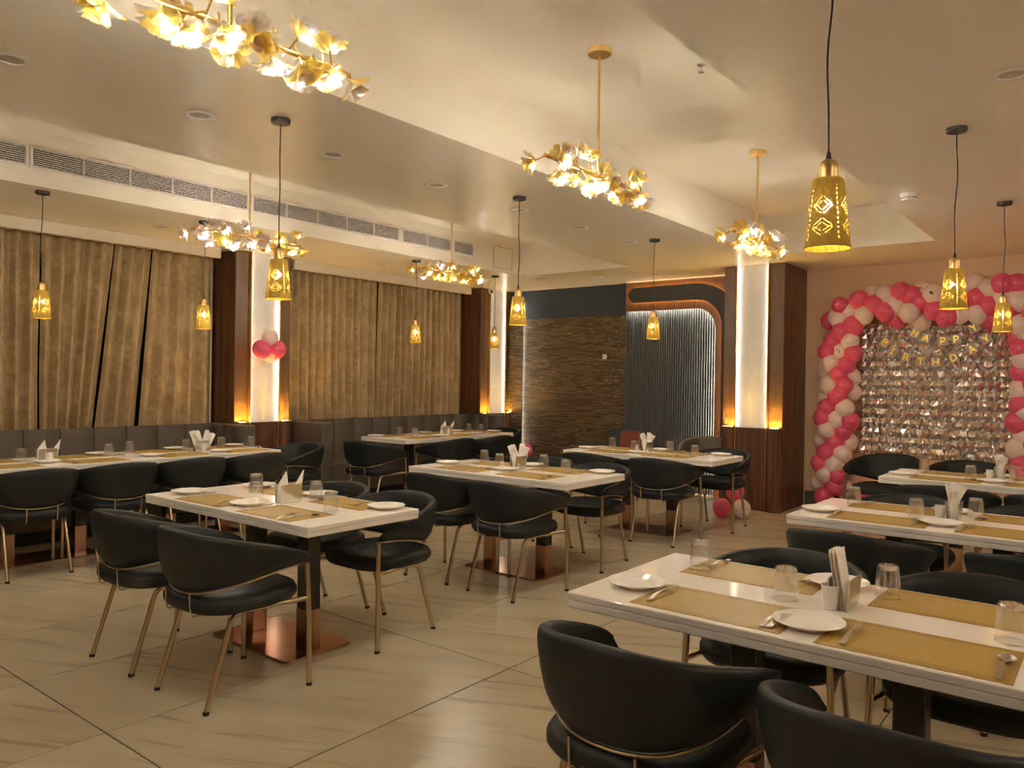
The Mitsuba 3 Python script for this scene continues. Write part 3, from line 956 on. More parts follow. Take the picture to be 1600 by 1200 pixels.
side_chair(-5.10, 8.76, 180, 'red upholstered chair against the wall, behind the table before the fluted panel', 'red_leather')
side_chair(-5.50, 9.14, 180, 'dark teal chair against the brown wallpaper, left of the red chair', 'teal_leather')


# ================================================================== TABLES
TZ = 0.752


def table(lab, x0, x1, y0, y1, cols, along='x'):
    k = thing('dining_table', lab, 'table', 'white stone dining tables')
    part('tabletop', k, ply(bx(x0, x1, y0, y1, 0.729, TZ, 0.003), 'marble_top'), label='white stone top')
    part('edge_layer', k, ply(bx(x0 + 0.0015, x1 - 0.0015, y0 + 0.0015, y1 - 0.0015, 0.703, 0.7285, 0.003), 'marble_top'))
    cy = (y0 + y1) / 2
    cx = (x0 + x1) / 2
    for c in cols:
        px, py = (c, cy) if along == 'x' else (cx, c)
        part('column', k, ply(bx(px - 0.043, px + 0.043, py - 0.043, py + 0.043, 0.22, 0.703, 0.003), 'black_metal'), label='square black column')
        part('column_sleeve', k, ply(bx(px - 0.045, px + 0.045, py - 0.045, py + 0.045, 0.011, 0.22, 0.002), 'copper_metal'), label='copper column sleeve')
    m = sum(cols) / len(cols)
    hw = (max(cols) - min(cols)) / 2 + 0.105
    px, py = (m, cy) if along == 'x' else (cx, m)
    wx, wy = (hw, 0.21) if along == 'x' else (0.21, hw)
    base = Polygon([(px - wx, py - wy), (px + wx, py - wy), (px + wx, py + wy), (px - wx, py + wy)]).buffer(-0.03).buffer(0.03, 6)
    part('base_plate', k, ply(prism_xy(base, 0.0005, 0.011), 'copper_metal', smooth=30), label='polished copper base plate')
    return k


T1 = 'the nearest right table'
T2 = 'the left foreground table'
T3 = 'the middle table'
T4 = 'the table before the fluted panel'
T5 = 'the second sofa table'
TA = 'the wall table at the left edge'
TB = 'the wall table near the pillar'
T6 = 'the second right table'
T7 = 'the farthest right table'
table('nearest white stone table at the lower right, four placemats on it', -1.425, 0.08, 2.11, 2.885, (-0.965, -0.475))
table('white stone table with a copper base in the left foreground', -4.43, -2.925, 2.215, 2.93, (-3.86, -3.38))
table('white stone table in the middle of the room, over two black chairs', -4.43, -2.93, 4.31, 5.09, (-3.89, -3.385))
table('white stone table in front of the fluted grey panel', -4.43, -2.845, 6.45, 7.17, (-3.88, -3.40))
table('white stone table by the second sofa, beside the far corner pillar', -7.05, -6.30, 6.08, 8.03, (6.50, 7.70), 'y')
table('white stone wall table cut off by the left edge of the photo', -7.00, -6.24, 1.90, 3.148, (2.25, 2.77), 'y')
table('white stone wall table whose right end points at the pillar with balloons', -7.00, -6.24, 3.152, 4.41, (3.52, 4.04), 'y')
table('second white stone table on the right, flared napkins in its holder', -1.405, 0.10, 4.14, 4.945, (-0.955, -0.465))
table('farthest white stone table on the right, in front of the silver foil', -1.47, 0.03, 6.36, 7.13, (-1.0, -0.5))

# ------------------------------------------------------------------ tableware prototypes
P_PLATE = ply(lathe([(0.0, 0.003), (0.055, 0.003), (0.057, 0.0), (0.064, 0.0), (0.068, 0.004), (0.090, 0.0135), (0.0985, 0.016), (0.0995, 0.0175), (0.0985, 0.019), (0.090, 0.0165), (0.070, 0.0085), (0.060, 0.006), (0.0, 0.0055)], 56), 'porcelain', smooth=50)


def tumbler():
    n = 72

    def mod(i, a):
        d = (0, 0, 0, 0.02, 0.055, 0.06, 0.06, 0.05, 0.0, 0.0)[min(i, 9)]
        return 1.0 - d * (0.5 - 0.5 * np.abs(np.cos(a * 6)) ** 0.8)
    outer = lathe([(0.0405, 0.0), (0.0400, 0.012), (0.0385, 0.028), (0.0375, 0.036), (0.0365, 0.043), (0.0350, 0.060), (0.0330, 0.084), (0.0318, 0.097), (0.030, 0.1025), (0.0285, 0.1045)], n, False, mod)
    inner = lathe([(0.0378, 0.0005), (0.0350, 0.030), (0.0320, 0.060), (0.0290, 0.086)], 48)
    lip = lathe([(0.0378, 0.0005), (0.0392, -0.0002), (0.0405, 0.0)], 48)
    inner.invert()
    foot = lathe([(0.0, 0.0875), (0.0245, 0.0880), (0.0285, 0.0905), (0.0290, 0.0960), (0.0275, 0.1010), (0.025, 0.1030), (0.0, 0.1020)], 48)
    ribs = []
    for k in range(12):
        a = 2 * math.pi * k / 12
        ribs.append(tube([[r * math.cos(a), r * math.sin(a), z] for r, z in ((0.0372, 0.036), (0.0350, 0.060), (0.0330, 0.084), (0.0315, 0.098))], 0.0016, 6))
    rim = lathe([(0.0376, 0.0002), (0.0392, -0.0008), (0.0408, 0.0002), (0.0404, 0.0022), (0.0378, 0.0022)], 48, True)
    return cat(outer, inner, lip), cat(foot, rim, *ribs)


P_GLASS, P_FOOT = tumbler()
P_GLASS = ply(P_GLASS, 'tumbler_wall', smooth=40)
P_FOOT = ply(P_FOOT, 'tumbler_glass', smooth=40)


def fork_mesh():
    L = 0.195
    ys = np.linspace(0, 0.142, 15)
    z = 0.004 + 0.012 * np.sin(np.pi * np.clip((ys - 0.02) / 0.15, 0, 1)) ** 1.2
    w = np.interp(ys, [0, 0.01, 0.05, 0.09, 0.115, 0.13, 0.142], [0.012, 0.0175, 0.013, 0.0075, 0.008, 0.017, 0.0235])
    ms = [ribbon(np.stack([ys, z], 1), w, 0.0022)]
    for k in range(4):
        t = np.linspace(0.139, L, 7)
        zt = np.interp(t, [0.139, 0.165, L], [z[-1] - 0.0006, 0.0095, 0.016])
        m = ribbon(np.stack([t, zt], 1), np.interp(t, [0.139, L], [0.0038, 0.0022]), 0.0020)
        m.apply_translation([(k - 1.5) * 0.0062, 0, 0])
        ms.append(m)
    m = cat(ms)
    m.apply_translation([0, -L / 2, 0.0015])
    return m


def spoon_mesh():
    ys = np.linspace(0, 0.135, 14)
    z = 0.004 + 0.011 * np.sin(np.pi * np.clip((ys - 0.01) / 0.14, 0, 1))
    w = np.interp(ys, [0, 0.01, 0.05, 0.09, 0.12, 0.135], [0.011, 0.016, 0.012, 0.007, 0.007, 0.012])
    ms = [ribbon(np.stack([ys, z], 1), w, 0.0022)]
    n, m = 11, 20
    for lift, inv in ((0.0, False), (-0.0014, True)):
        rows = []
        for i in range(n):
            s = i / (n - 1)
            a = np.linspace(0, 2 * np.pi, m + 1)
            egg = 1 + 0.12 * np.sin(a)
            rows.append(np.stack([0.0215 * s * np.cos(a) * egg ** -1, 0.160 + 0.031 * s * np.sin(a), 0.0065 + lift + 0.0085 * (s * s) - 0.0085 + 0.004 + np.zeros(m + 1)], 1))
        sh = sheet(np.array(rows))
        if inv:
            sh.invert()
        ms.append(sh)
    mm = cat(ms)
    mm.apply_translation([0, -0.095, 0.0012])
    return mm


def knife_mesh():
    out = Polygon([(-0.007, 0), (0.007, 0), (0.0055, 0.085), (0.0095, 0.095), (0.0095, 0.155), (0.004, 0.190), (-0.003, 0.188), (-0.006, 0.095), (-0.0055, 0.085)]).buffer(-0.001).buffer(0.001)
    m = prism_xy(out, 0.001, 0.0042)
    m.apply_translation([0, -0.095, 0])
    return m


P_FORK = ply(fork_mesh(), 'steel', smooth=40)
P_SPOON = ply(spoon_mesh(), 'steel', smooth=40)
P_KNIFE = ply(knife_mesh(), 'steel', smooth=30)
P_MAT = {}


def mat_shape(w, d):
    if (w, d) not in P_MAT:
        m = bx(-w / 2, w / 2, -d / 2, d / 2, 0.0, 0.0016)
        v = np.array(m.vertices)
        P_MAT[(w, d)] = ply(m, 'gold_vinyl', uv=np.stack([v[:, 0] / w + 0.5, v[:, 1] / d + 0.5], 1))
    return P_MAT[(w, d)]


def holder_plate():
    p = sbox(-0.062, 0, 0.062, 0.088).buffer(0.006, 4)
    for i, (a, b) in enumerate([(0.004, 0.050), (0.020, 0.062), (0.033, 0.050), (0.018, 0.040), (0.036, 0.030), (0.022, 0.022), (0.043, 0.066), (0.008, 0.032), (0.048, 0.043)]):
        p = p.difference(Point(a, b).buffer(0.0045 if i % 2 else 0.0032, 3))
    return prism_xz(p, -0.0008, 0.0008)


P_HPLATE = ply(holder_plate(), 'steel')
P_HBASE = ply(bx(-0.062, 0.062, -0.022, 0.022, 0.0, 0.002, 0.0006), 'steel')
P_CUP = ply(lathe([(0.0, 0.0), (0.0195, 0.0), (0.022, 0.003), (0.0235, 0.040), (0.0265, 0.074), (0.0255, 0.0755), (0.0235, 0.070), (0.021, 0.012), (0.0, 0.010)], 32), 'porcelain', smooth=50)
P_SHAKER = ply(lathe([(0.0, 0.0), (0.018, 0.0), (0.020, 0.003), (0.0185, 0.045), (0.013, 0.066), (0.006, 0.074), (0.0, 0.075)], 24), 'porcelain', smooth=50)


def napkin_tri(h, w, lean):
    p = Polygon([(-w / 2, 0), (w / 2, 0), (w / 2 + lean, h), (-w * 0.1 + lean, h * 0.58)])
    return cat([prism_xz(p, d, d + 0.0011) for d in (0.0, 0.0032, 0.006)])


def napkin_leaf(h, w, bow, tw):
    n, m = 9, 4
    g = np.zeros((n, m, 3))
    for i in range(n):
        s = i / (n - 1)
        for j in range(m):
            q = j / (m - 1) - 0.5
            g[i, j] = [q * w * (1 - 0.25 * s), bow * s * s + tw * q * s, h * s]
    a = sheet(g)
    b = sheet(g + np.array([0, 0.0012, 0]))
    a.invert()
    return cat(a, b)


P_TRI = [ply(napkin_tri(0.168, 0.085, s), 'paper_white') for s in (0.028, -0.028)]
P_LEAF = [ply(napkin_leaf(0.175, 0.085, b, t), 'paper_white') for b, t in ((0.03, 0.01), (0.012, -0.01), (-0.012, 0.008), (-0.03, -0.01))]
P_STRIP = [ply(napkin_leaf(h, 0.050, b, t), 'paper_white') for h, b, t in ((0.185, 0.05, 0.01), (0.195, 0.02, -0.012), (0.18, -0.02, 0.01), (0.17, -0.045, -0.01))]


def plate(x, y, lab):
    k = thing('plate', lab, 'plate', 'white porcelain side plates')
    put(k, P_PLATE, at(x, y, TZ + 0.0018, (x * 913 + y * 517) % 360))


def glass(x, y, lab, z=0.0):
    k = thing('drinking_glass', lab, 'glass', 'upturned fluted glass tumblers')
    tf = at(x, y, TZ + 0.0021 + z, (x * 713 + y * 317) % 60)
    part('wall', k, P_GLASS, tf)
    part('thick_glass', k, P_FOOT, tf)


def fork(x, y, rz, lab):
    put(thing('fork', lab, 'fork', 'steel forks on the placemats'), P_FORK, at(x, y, TZ + 0.0016, rz))


def spoon(x, y, rz, lab):
    put(thing('spoon', lab, 'spoon', 'steel spoons on the placemats'), P_SPOON, at(x, y, TZ + 0.0016, rz))


def placemat(x, y, w, d, rz, lab):
    put(thing('placemat', lab, 'placemat', 'gold woven placemats'), mat_shape(w, d), at(x, y, TZ + 0.0002, rz))


def holder(x, y, rz, tname, napkins, cup=None):
    k = thing('napkin_holder', f'steel napkin holder with pierced sides on {tname}', 'napkin holder', 'steel napkin holders')
    T0 = at(x, y, TZ + 0.0004, rz)
    part('base', k, P_HBASE, T0)
    for s in (-1, 1):
        part('side_plate', k, P_HPLATE, at(x, y, TZ + 0.0004, rz) @ T().translate([0, s * 0.022, 0.006]).rotate([1, 0, 0], -s * 6))
    grp = f'paper napkins on {tname}'
    T1_ = at(x, y, TZ + 0.003, rz)
    if napkins == 'tri':
        for s in range(2):
            put(thing('paper_napkin', f"{'right' if s == 0 else 'left'} folded paper napkin in the holder on {tname}", 'napkin', grp), P_TRI[s], T1_ @ T().translate([0.030 * (1 - 2 * s), -0.003, 0.0]))
    elif napkins == 'stack':
        for i in range(10):
            put(thing('paper_napkin', f'paper napkin in the upright stack on {tname}, {ORD[9 - i]} from the right', 'napkin', grp), P_LEAF[1 + (i % 2)], T1_ @ T().translate([0.006 * ((i * 3) % 4 - 1.5), -0.0145 + i * 0.0030, 0.0]).rotate([1, 0, 0], -9.0).scale([1.0, 0.15, 1.0 + 0.015 * ((i * 5) % 3)]))
    else:
        for i in range(9):
            sx = -1 + 0.25 * i
            put(thing('paper_napkin', f'flared napkin in the holder on {tname}, {ORD[i]} from the left', 'napkin', grp), P_STRIP[i % 4], T1_ @ T().translate([sx * 0.030, -0.010 + 0.006 * (i % 4), 0.0]).rotate([0, 1, 0], sx * 17 + (9 if sx > 0 else -9)).rotate([0, 0, 1], -38 + 26 * ((i * 2) % 3 - 1)))
    if cup:
        for i, (cx, cy, kind) in enumerate(cup):
            if kind == 'cup':
                put(thing('toothpick_cup', f'small white porcelain cup beside the holder on {tname}', 'cup'), P_CUP, at(cx, cy, TZ + 0.0002))
            else:
                put(thing('salt_shaker', f'white shaker beside the holder on {tname}, {ORD[i]} from the left', 'shaker', f'white shakers on {tname}'), P_SHAKER, at(cx, cy, TZ + 0.0002))


# ---- nearest right table
placemat(-0.975, 2.275, 0.47, 0.275, 0, f'gold woven placemat on {T1}, front left seat')
placemat(-0.42, 2.27, 0.45, 0.285, 0, f'gold woven placemat on {T1}, front right seat')
placemat(-1.03, 2.735, 0.47, 0.27, 0, f'gold woven placemat on {T1}, back left seat')
placemat(-0.40, 2.735, 0.45, 0.27, 0, f'gold woven placemat on {T1}, back right seat')
plate(-1.285, 2.325, f'white plate at the left end of {T1}, beside the fork')
plate(-0.70, 2.265, f'white plate between the two front placemats of {T1}')
plate(-0.765, 2.79, f'white plate behind the napkin holder on {T1}')
glass(-1.23, 2.70, f'glass tumbler on {T1}, the one nearest its left end')
glass(-0.845, 2.50, f'glass tumbler on {T1}, just left of the napkin holder')
glass(-0.60, 2.75, f'glass tumbler on {T1}, just right of the napkin holder')
glass(-0.235, 2.49, f'glass tumbler on {T1}, cut off by the right edge of the photo')
fork(-1.165, 2.275, 0, f'steel fork beside the left plate on {T1}')
spoon(-0.792, 2.255, -4, f'steel spoon beside a fork on the front left placemat of {T1}')
fork(-0.775, 2.26, -2, f'steel fork at the right end of the front left placemat of {T1}')
fork(-0.58, 2.25, 0, f'steel fork right of the middle plate on {T1}')
spoon(-0.225, 2.235, 0, f'steel spoon in the lower right corner of {T1}')
fork(-1.195, 2.79, 180, f'steel fork on the back left placemat behind the left glass of {T1}')
fork(-0.86, 2.78, 180, f'steel fork left of the back plate on {T1}')
holder(-0.675, 2.535, 90, T1, 'stack', [(-0.705, 2.485, 'cup')])

# ---- left foreground table
placemat(-3.93, 2.375, 0.44, 0.275, 0, f'gold woven placemat on {T2}, front left seat')
placemat(-3.325, 2.375, 0.45, 0.275, 0, f'gold woven placemat on {T2}, front right seat')
placemat(-3.93, 2.80, 0.44, 0.23, 0, f'gold woven placemat on {T2}, back left seat')
placemat(-3.32, 2.79, 0.44, 0.23, 0, f'gold woven placemat on {T2}, back right seat')
plate(-4.28, 2.40, f'white plate at the left end of {T2}')
plate(-3.67, 2.40, f'white plate in front of the napkin holder on {T2}')
plate(-3.06, 2.82, f'white plate near the right corner of {T2}')
plate(-4.22, 2.83, f'white plate on {T2} hidden behind the stacked glasses')
plate(-3.66, 2.86, f'white plate behind the glasses right of the holder on {T2}')
glass(-3.76, 2.50, f'lower glass tumbler of the stack on {T2}')
glass(-3.76, 2.50, f'upper glass tumbler of the stack on {T2}', 0.046)
glass(-3.56, 2.75, f'glass tumbler right of the holder on {T2}, the farther one')
glass(-3.18, 2.55, f'glass tumbler right of the holder on {T2}, the nearer one')
fork(-4.13, 2.37, -12, f'steel fork beside the left plate on {T2}')
spoon(-3.77, 2.34, 10, f'steel spoon left of the front plate on {T2}')
fork(-3.54, 2.36, -10, f'steel fork right of the front plate on {T2}')
spoon(-3.20, 2.30, 20, f'steel spoon at the front corner of {T2}')
spoon(-3.16, 2.37, -8, f'steel spoon beside the nearer glass on {T2}')
fork(-3.20, 2.79, 180, f'steel fork left of the plate at the right corner of {T2}')
spoon(-3.52, 2.83, 170, f'steel spoon by the farther glass on {T2}')
holder(-3.60, 2.595, 90, T2, 'tri')

# ---- middle table
placemat(-4.00, 4.50, 0.45, 0.28, 0, f'gold woven placemat on {T3}, front left seat')
placemat(-3.38, 4.50, 0.45, 0.28, 0, f'gold woven placemat on {T3}, front right seat')
placemat(-4.00, 4.92, 0.45, 0.27, 0, f'gold woven placemat on {T3}, back left seat')
placemat(-3.40, 4.92, 0.45, 0.27, 0, f'gold woven placemat on {T3}, back right seat')
plate(-4.33, 4.66, f'white plate at the left end of {T3}')
plate(-3.70, 4.63, f'white plate in front of the napkin holder on {T3}')
plate(-3.74, 5.01, f'white plate behind the napkin holder on {T3}')
plate(-3.08, 5.01, f'white plate near the right corner of {T3}')
glass(-4.19, 4.95, f'glass tumbler on {T3}, the leftmost')
glass(-3.88, 4.77, f'glass tumbler on {T3}, left of the napkin holder')
glass(-3.60, 4.98, f'glass tumbler on {T3}, right of the napkin holder')
glass(-3.25, 4.77, f'glass tumbler on {T3}, the rightmost')
fork(-4.08, 4.50, -20, f'steel fork on the front left placemat of {T3}')
spoon(-3.87, 4.54, -25, f'steel spoon by the second glass on {T3}')
fork(-3.60, 4.60, -10, f'steel fork right of the front plate on {T3}')
spoon(-3.21, 4.48, 12, f'steel spoon on the front right placemat of {T3}')
fork(-3.22, 4.98, 180, f'steel fork left of the right plate on {T3}')
holder(-3.70, 4.78, 90, T3, 'bunch')

# ---- table before the fluted panel
placemat(-3.98, 6.62, 0.46, 0.27, 0, f'gold woven placemat on {T4}, front left seat')
placemat(-3.36, 6.62, 0.46, 0.27, 0, f'gold woven placemat on {T4}, front right seat')
placemat(-3.98, 7.01, 0.46, 0.26, 0, f'gold woven placemat on {T4}, back left seat')
placemat(-3.36, 7.01, 0.46, 0.26, 0, f'gold woven placemat on {T4}, back right seat')
plate(-4.32, 6.74, f'white plate at the left end of {T4}')
plate(-3.70, 6.66, f'white plate in front of the napkin holder on {T4}')
plate(-3.67, 7.08, f'white plate behind the napkin holder on {T4}')
plate(-3.02, 7.06, f'white plate at the right end of {T4}')
glass(-4.22, 7.06, f'glass tumbler on {T4}, the leftmost')
glass(-3.84, 6.84, f'glass tumbler on {T4}, left of the napkin holder')
glass(-3.56, 7.06, f'glass tumbler on {T4}, right of the napkin holder')
glass(-3.17, 6.80, f'glass tumbler on {T4}, the rightmost')
fork(-3.15, 7.06, 160, f'steel fork beside the right plate on {T4}')
spoon(-3.30, 6.60, -15, f'steel spoon on the front right placemat of {T4}')
spoon(-3.45, 7.05, -15, f'steel spoon behind the glass right of the holder on {T4}')
fork(-4.20, 6.70, 0, f'steel fork beside the left plate on {T4}')
holder(-3.68, 6.81, 90, T4, 'bunch', [(-3.775, 6.79, 'shaker')])

# ---- table by the second sofa
for i, (yy, lab) in enumerate([(6.48, 'near'), (7.12, 'middle'), (7.78, 'far')]):
    placemat(-6.46, yy, 0.44, 0.28, 90, f'gold woven placemat on {T5}, {lab} one on the aisle side')
    placemat(-6.88, yy, 0.44, 0.28, 90, f'gold woven placemat on {T5}, {lab} one on the sofa side')
for x, y, lab in [(-6.92, 6.20, 'at its near left corner'), (-6.94, 7.02, 'left of the holder on the sofa side'), (-6.46, 6.80, 'left of the holder on the aisle side'), (-6.93, 7.62, 'right of the holder on the sofa side'), (-6.46, 7.44, 'right of the holder on the aisle side'), (-6.55, 7.93, 'at its far right end')]:
    plate(x, y, f'white plate on {T5}, {lab}')
for x, y, lab in [(-6.86, 6.52, 'the leftmost'), (-6.60, 6.52, 'second from the left'), (-6.84, 7.75, 'right of the holder'), (-6.66, 7.80, 'the rightmost')]:
    glass(x, y, f'glass tumbler on {T5}, {lab}')
fork(-6.42, 6.66, 100, f'steel fork on the near aisle placemat of {T5}')
fork(-6.80, 6.34, 80, f'steel fork beside the near plate on {T5}')
holder(-6.67, 7.14, 60, T5, 'tri', [(-6.62, 7.00, 'shaker'), (-6.58, 7.08, 'shaker')])

# ---- long wall tables
for i, (t, yy) in enumerate([(TA, 2.16), (TA, 2.80), (TB, 3.53), (TB, 4.12)]):
    s = 'left' if i % 2 == 0 else 'right'
    placemat(-6.405, yy, 0.44, 0.28, 90, f'gold placemat on {t}, {s} seat, aisle side')
    placemat(-6.83, yy, 0.44, 0.28, 90, f'gold placemat on {t}, {s} seat, sofa side')
for t, x, y, lab in [(TA, -6.50, 2.48, 'in front of the napkin holder'), (TA, -6.86, 3.02, 'on the sofa side'), (TB, -6.45, 3.28, 'at the aisle side, left end'), (TB, -6.90, 3.72, 'left of the holder, sofa side'), (TB, -6.86, 4.30, 'at the right end'), (TB, -6.42, 3.90, 'right of the holder, aisle side')]:
    plate(x, y, f'white plate on {t}, {lab}')
for t, x, y, lab in [(TA, -6.70, 2.38, 'left of the holder'), (TA, -6.70, 3.04, 'right of the holder'), (TB, -6.82, 3.27, 'the leftmost'), (TB, -6.70, 3.72, 'left of the holder'), (TB, -6.78, 4.12, 'right of the holder'), (TB, -6.66, 4.36, 'the one at the right end')]:
    glass(x, y, f'glass tumbler on {t}, {lab}')
fork(-6.42, 2.62, 100, f'steel fork beside the holder plate on {TA}')
spoon(-6.62, 3.10, 80, f'steel spoon by the right glass on {TA}')
fork(-6.40, 3.44, 95, f'steel fork beside the left plate on {TB}')
spoon(-6.55, 4.38, 70, f'steel spoon by the rightmost glass on {TB}')
holder(-6.60, 2.52, 90, TA, 'tri', [(-6.50, 2.50, 'cup')])
holder(-6.58, 3.80, 90, TB, 'bunch', [(-6.47, 3.76, 'cup')])

# ---- second right table
placemat(-0.985, 4.32, 0.46, 0.28, 0, f'gold woven placemat on {T6}, front left seat')
placemat(-0.40, 4.32, 0.46, 0.28, 0, f'gold woven placemat on {T6}, front right seat')
placemat(-1.00, 4.77, 0.47, 0.27, 0, f'gold woven placemat on {T6}, back left seat')
placemat(-0.38, 4.77, 0.46, 0.27, 0, f'gold woven placemat on {T6}, back right seat')
plate(-1.30, 4.38, f'white plate at the left end of {T6}')
plate(-0.715, 4.36, f'white plate in front of the holder on {T6}')
plate(-0.735, 4.82, f'white plate behind the holder on {T6}')
glass(-1.22, 4.735, f'glass tumbler on {T6}, the leftmost')
glass(-0.845, 4.46, f'glass tumbler on {T6}, left of the napkin holder')
glass(-0.61, 4.71, f'glass tumbler on {T6}, right of the napkin holder')
fork(-1.20, 4.35, 0, f'steel fork beside the left plate on {T6}')
spoon(-0.815, 4.32, -5, f'steel spoon below the second glass on {T6}')
fork(-0.60, 4.30, -15, f'steel fork right of the front plate on {T6}')
fork(-1.16, 4.82, 180, f'steel fork behind the left glass on {T6}')
fork(-0.86, 4.80, 180, f'steel fork left of the back plate on {T6}')
spoon(-0.56, 4.75, 170, f'steel spoon under the glass right of the holder on {T6}')
holder(-0.685, 4.545, 90, T6, 'bunch', [(-0.745, 4.52, 'cup')])

# ---- farthest right table
placemat(-1.04, 6.53, 0.46, 0.27, 0, f'gold woven placemat on {T7}, front left seat')
placemat(-0.44, 6.53, 0.46, 0.27, 0, f'gold woven placemat on {T7}, front right seat')
placemat(-1.04, 6.96, 0.46, 0.27, 0, f'gold woven placemat on {T7}, back left seat')
placemat(-0.42, 6.96, 0.46, 0.27, 0, f'gold woven placemat on {T7}, back right seat')
plate(-1.35, 6.60, f'white plate at the left end of {T7}')
plate(-0.745, 6.57, f'white plate in front of the cup on {T7}')
plate(-0.76, 7.01, f'white plate behind the napkins on {T7}')
glass(-1.27, 6.97, f'glass tumbler on {T7}, the leftmost')
glass(-0.90, 6.66, f'glass tumbler on {T7}, left of the cup')
glass(-0.64, 6.90, f'glass tumbler on {T7}, right of the napkins')
spoon(-0.885, 6.53, -10, f'steel spoon under the second glass on {T7}')
fork(-1.25, 6.55, 0, f'steel fork beside the left plate on {T7}')
fork(-0.62, 6.52, -10, f'steel fork right of the front plate on {T7}')
holder(-0.725, 6.755, 90, T7, 'bunch', [(-0.785, 6.72, 'cup')])


# ================================================================== BIRTHDAY DECORATION
def balloon_mesh(n=22):
    prof = []
    for t in np.linspace(0, math.pi, 15):
        z = -math.cos(t)
        r = math.sin(t) * (1.0 - 0.10 * (z < 0) * (-z))
        prof.append((max(r, 0.0), z * 1.06 if z > 0 else z * 1.13))
    prof[0] = (0.0, -1.13)
    body = lathe(prof, n)
    neck = lathe([(0.05, -1.10), (0.035, -1.17), (0.085, -1.24), (0.0, -1.235)], 10)
    return cat(body, neck)


P_BALL = {c: ply(balloon_mesh(), f'balloon_{c}', smooth=True) for c in ('pink', 'white')}


def balloon(x, y, z, r, c, lab, grp, seed):
    q = np.random.default_rng(seed)
    k = thing('balloon', lab, 'balloon', grp)
    ax = q.normal(size=3)
    ax /= np.linalg.norm(ax)
    put(k, P_BALL[c], T().translate([x, y, z]).rotate([float(v) for v in ax], float(q.uniform(-55, 55))).scale(r))
    return k


C0 = np.array([0, 0, EYE_H])
GARLAND = [('pink', -2.551, 9.20, 2.336), ('pink', -2.350, 9.20, 2.387), ('pink', -2.199, 9.20, 2.331), ('white', -2.457, 9.24, 2.267), ('white', -2.588, 9.24, 2.199), ('white', -2.297, 9.20, 2.224), ('pink', -2.707, 9.34, 2.181), ('pink', -2.409, 9.20, 2.107), ('pink', -2.546, 9.20, 2.038), ('pink', -2.645, 9.24, 1.930), ('white', -2.441, 9.20, 1.931), ('pink', -2.684, 9.20, 1.813), ('white', -2.549, 9.24, 1.813), ('pink', -2.409, 9.20, 1.798), ('white', -2.651, 9.20, 1.702), ('pink', -2.493, 9.24, 1.678), ('pink', -2.562, 9.20, 1.567), ('white', -2.721, 9.34, 1.581), ('white', -2.459, 9.34, 1.533), ('white', -2.661, 9.20, 1.439), ('pink', -2.497, 9.20, 1.434), ('pink', -2.570, 9.20, 1.310), ('white', -2.729, 9.34, 1.305), ('white', -2.445, 9.34, 1.362), ('pink', -2.692, 9.24, 1.171), ('white', -2.486, 9.20, 1.179), ('pink', -2.732, 9.20, 1.059), ('white', -2.593, 9.24, 1.046), ('pink', -2.437, 9.24, 1.034), ('white', -2.682, 9.20, 0.925), ('pink', -2.516, 9.24, 0.915), ('pink', -2.596, 9.24, 0.780), ('white', -2.769, 9.34, 0.790), ('white', -2.471, 9.34, 0.790), ('pink', -2.682, 9.20, 0.661), ('white', -2.501, 9.20, 0.659), ('pink', -2.747, 9.20, 0.543), ('white', -2.588, 9.20, 0.538), ('pink', -2.514, 9.34, 0.546), ('white', -2.685, 9.20, 0.419), ('pink', -2.555, 9.20, 0.418), ('white', -2.785, 9.34, 0.285), ('pink', -2.599, 9.24, 0.280), ('white', -2.509, 9.34, 0.250), ('pink', -2.712, 9.24, 0.165), ('white', -2.088, 9.24, 2.436), ('pink', -1.929, 9.20, 2.458), ('pink', -1.841, 9.24, 2.411), ('white', -1.989, 9.24, 2.325), ('pink', -2.087, 9.20, 2.248), ('white', -2.245, 9.34, 2.454), ('pink', -1.997, 9.34, 2.179), ('white', -1.844, 9.20, 2.228), ('pink', -1.745, 9.24, 2.336), ('white', -1.745, 9.34, 2.473), ('white', -1.615, 9.20, 2.410), ('pink', -1.603, 9.20, 2.246), ('pink', -1.481, 9.20, 2.173), ('white', -1.750, 9.34, 2.147), ('pink', -1.506, 9.34, 2.390), ('white', -1.368, 9.24, 2.194), ('pink', -1.374, 9.20, 2.336), ('white', -1.250, 9.34, 2.511), ('white', -1.112, 9.24, 2.447), ('pink', -0.996, 9.20, 2.480), ('pink', -0.875, 9.24, 2.476), ('pink', -1.225, 9.24, 2.354), ('white', -0.989, 9.24, 2.353), ('pink', -1.109, 9.24, 2.276), ('white', -1.213, 9.24, 2.192), ('pink', -0.968, 9.24, 2.210), ('white', -0.850, 9.24, 2.313), ('pink', -1.100, 9.34, 2.146), ('white', -1.357, 9.34, 2.473), ('white', -0.837, 9.24, 2.064), ('pink', -0.821, 9.20, 1.825), ('pink', -0.857, 9.34, 1.941), ('white', -0.802, 9.20, 1.718), ('pink', -0.821, 9.24, 1.590), ('white', -0.828, 9.24, 1.418), ('pink', -0.831, 9.20, 1.257), ('pink', -0.855, 9.20, 1.094), ('white', -0.784, 9.20, 1.183), ('white', -0.794, 9.24, 0.967), ('white', -0.846, 9.24, 0.834), ('pink', -0.807, 9.24, 0.686), ('pink', -0.766, 9.20, 0.585), ('white', -0.841, 9.24, 0.511), ('pink', -0.817, 9.20, 0.388), ('pink', -0.747, 9.24, 0.862), ('pink', -0.726, 9.20, 1.462), ('white', -0.754, 9.24, 1.933), ('pink', -0.740, 9.24, 2.147), ('white', -0.726, 9.24, 1.249), ('pink', -2.276, 9.24, 0.259), ('pink', -2.165, 9.20, 0.262), ('pink', -2.276, 9.34, 0.151), ('white', -2.076, 9.34, 0.245)]
def labels_last():
    return [k for k in labels if k.startswith('balloon')][-1]


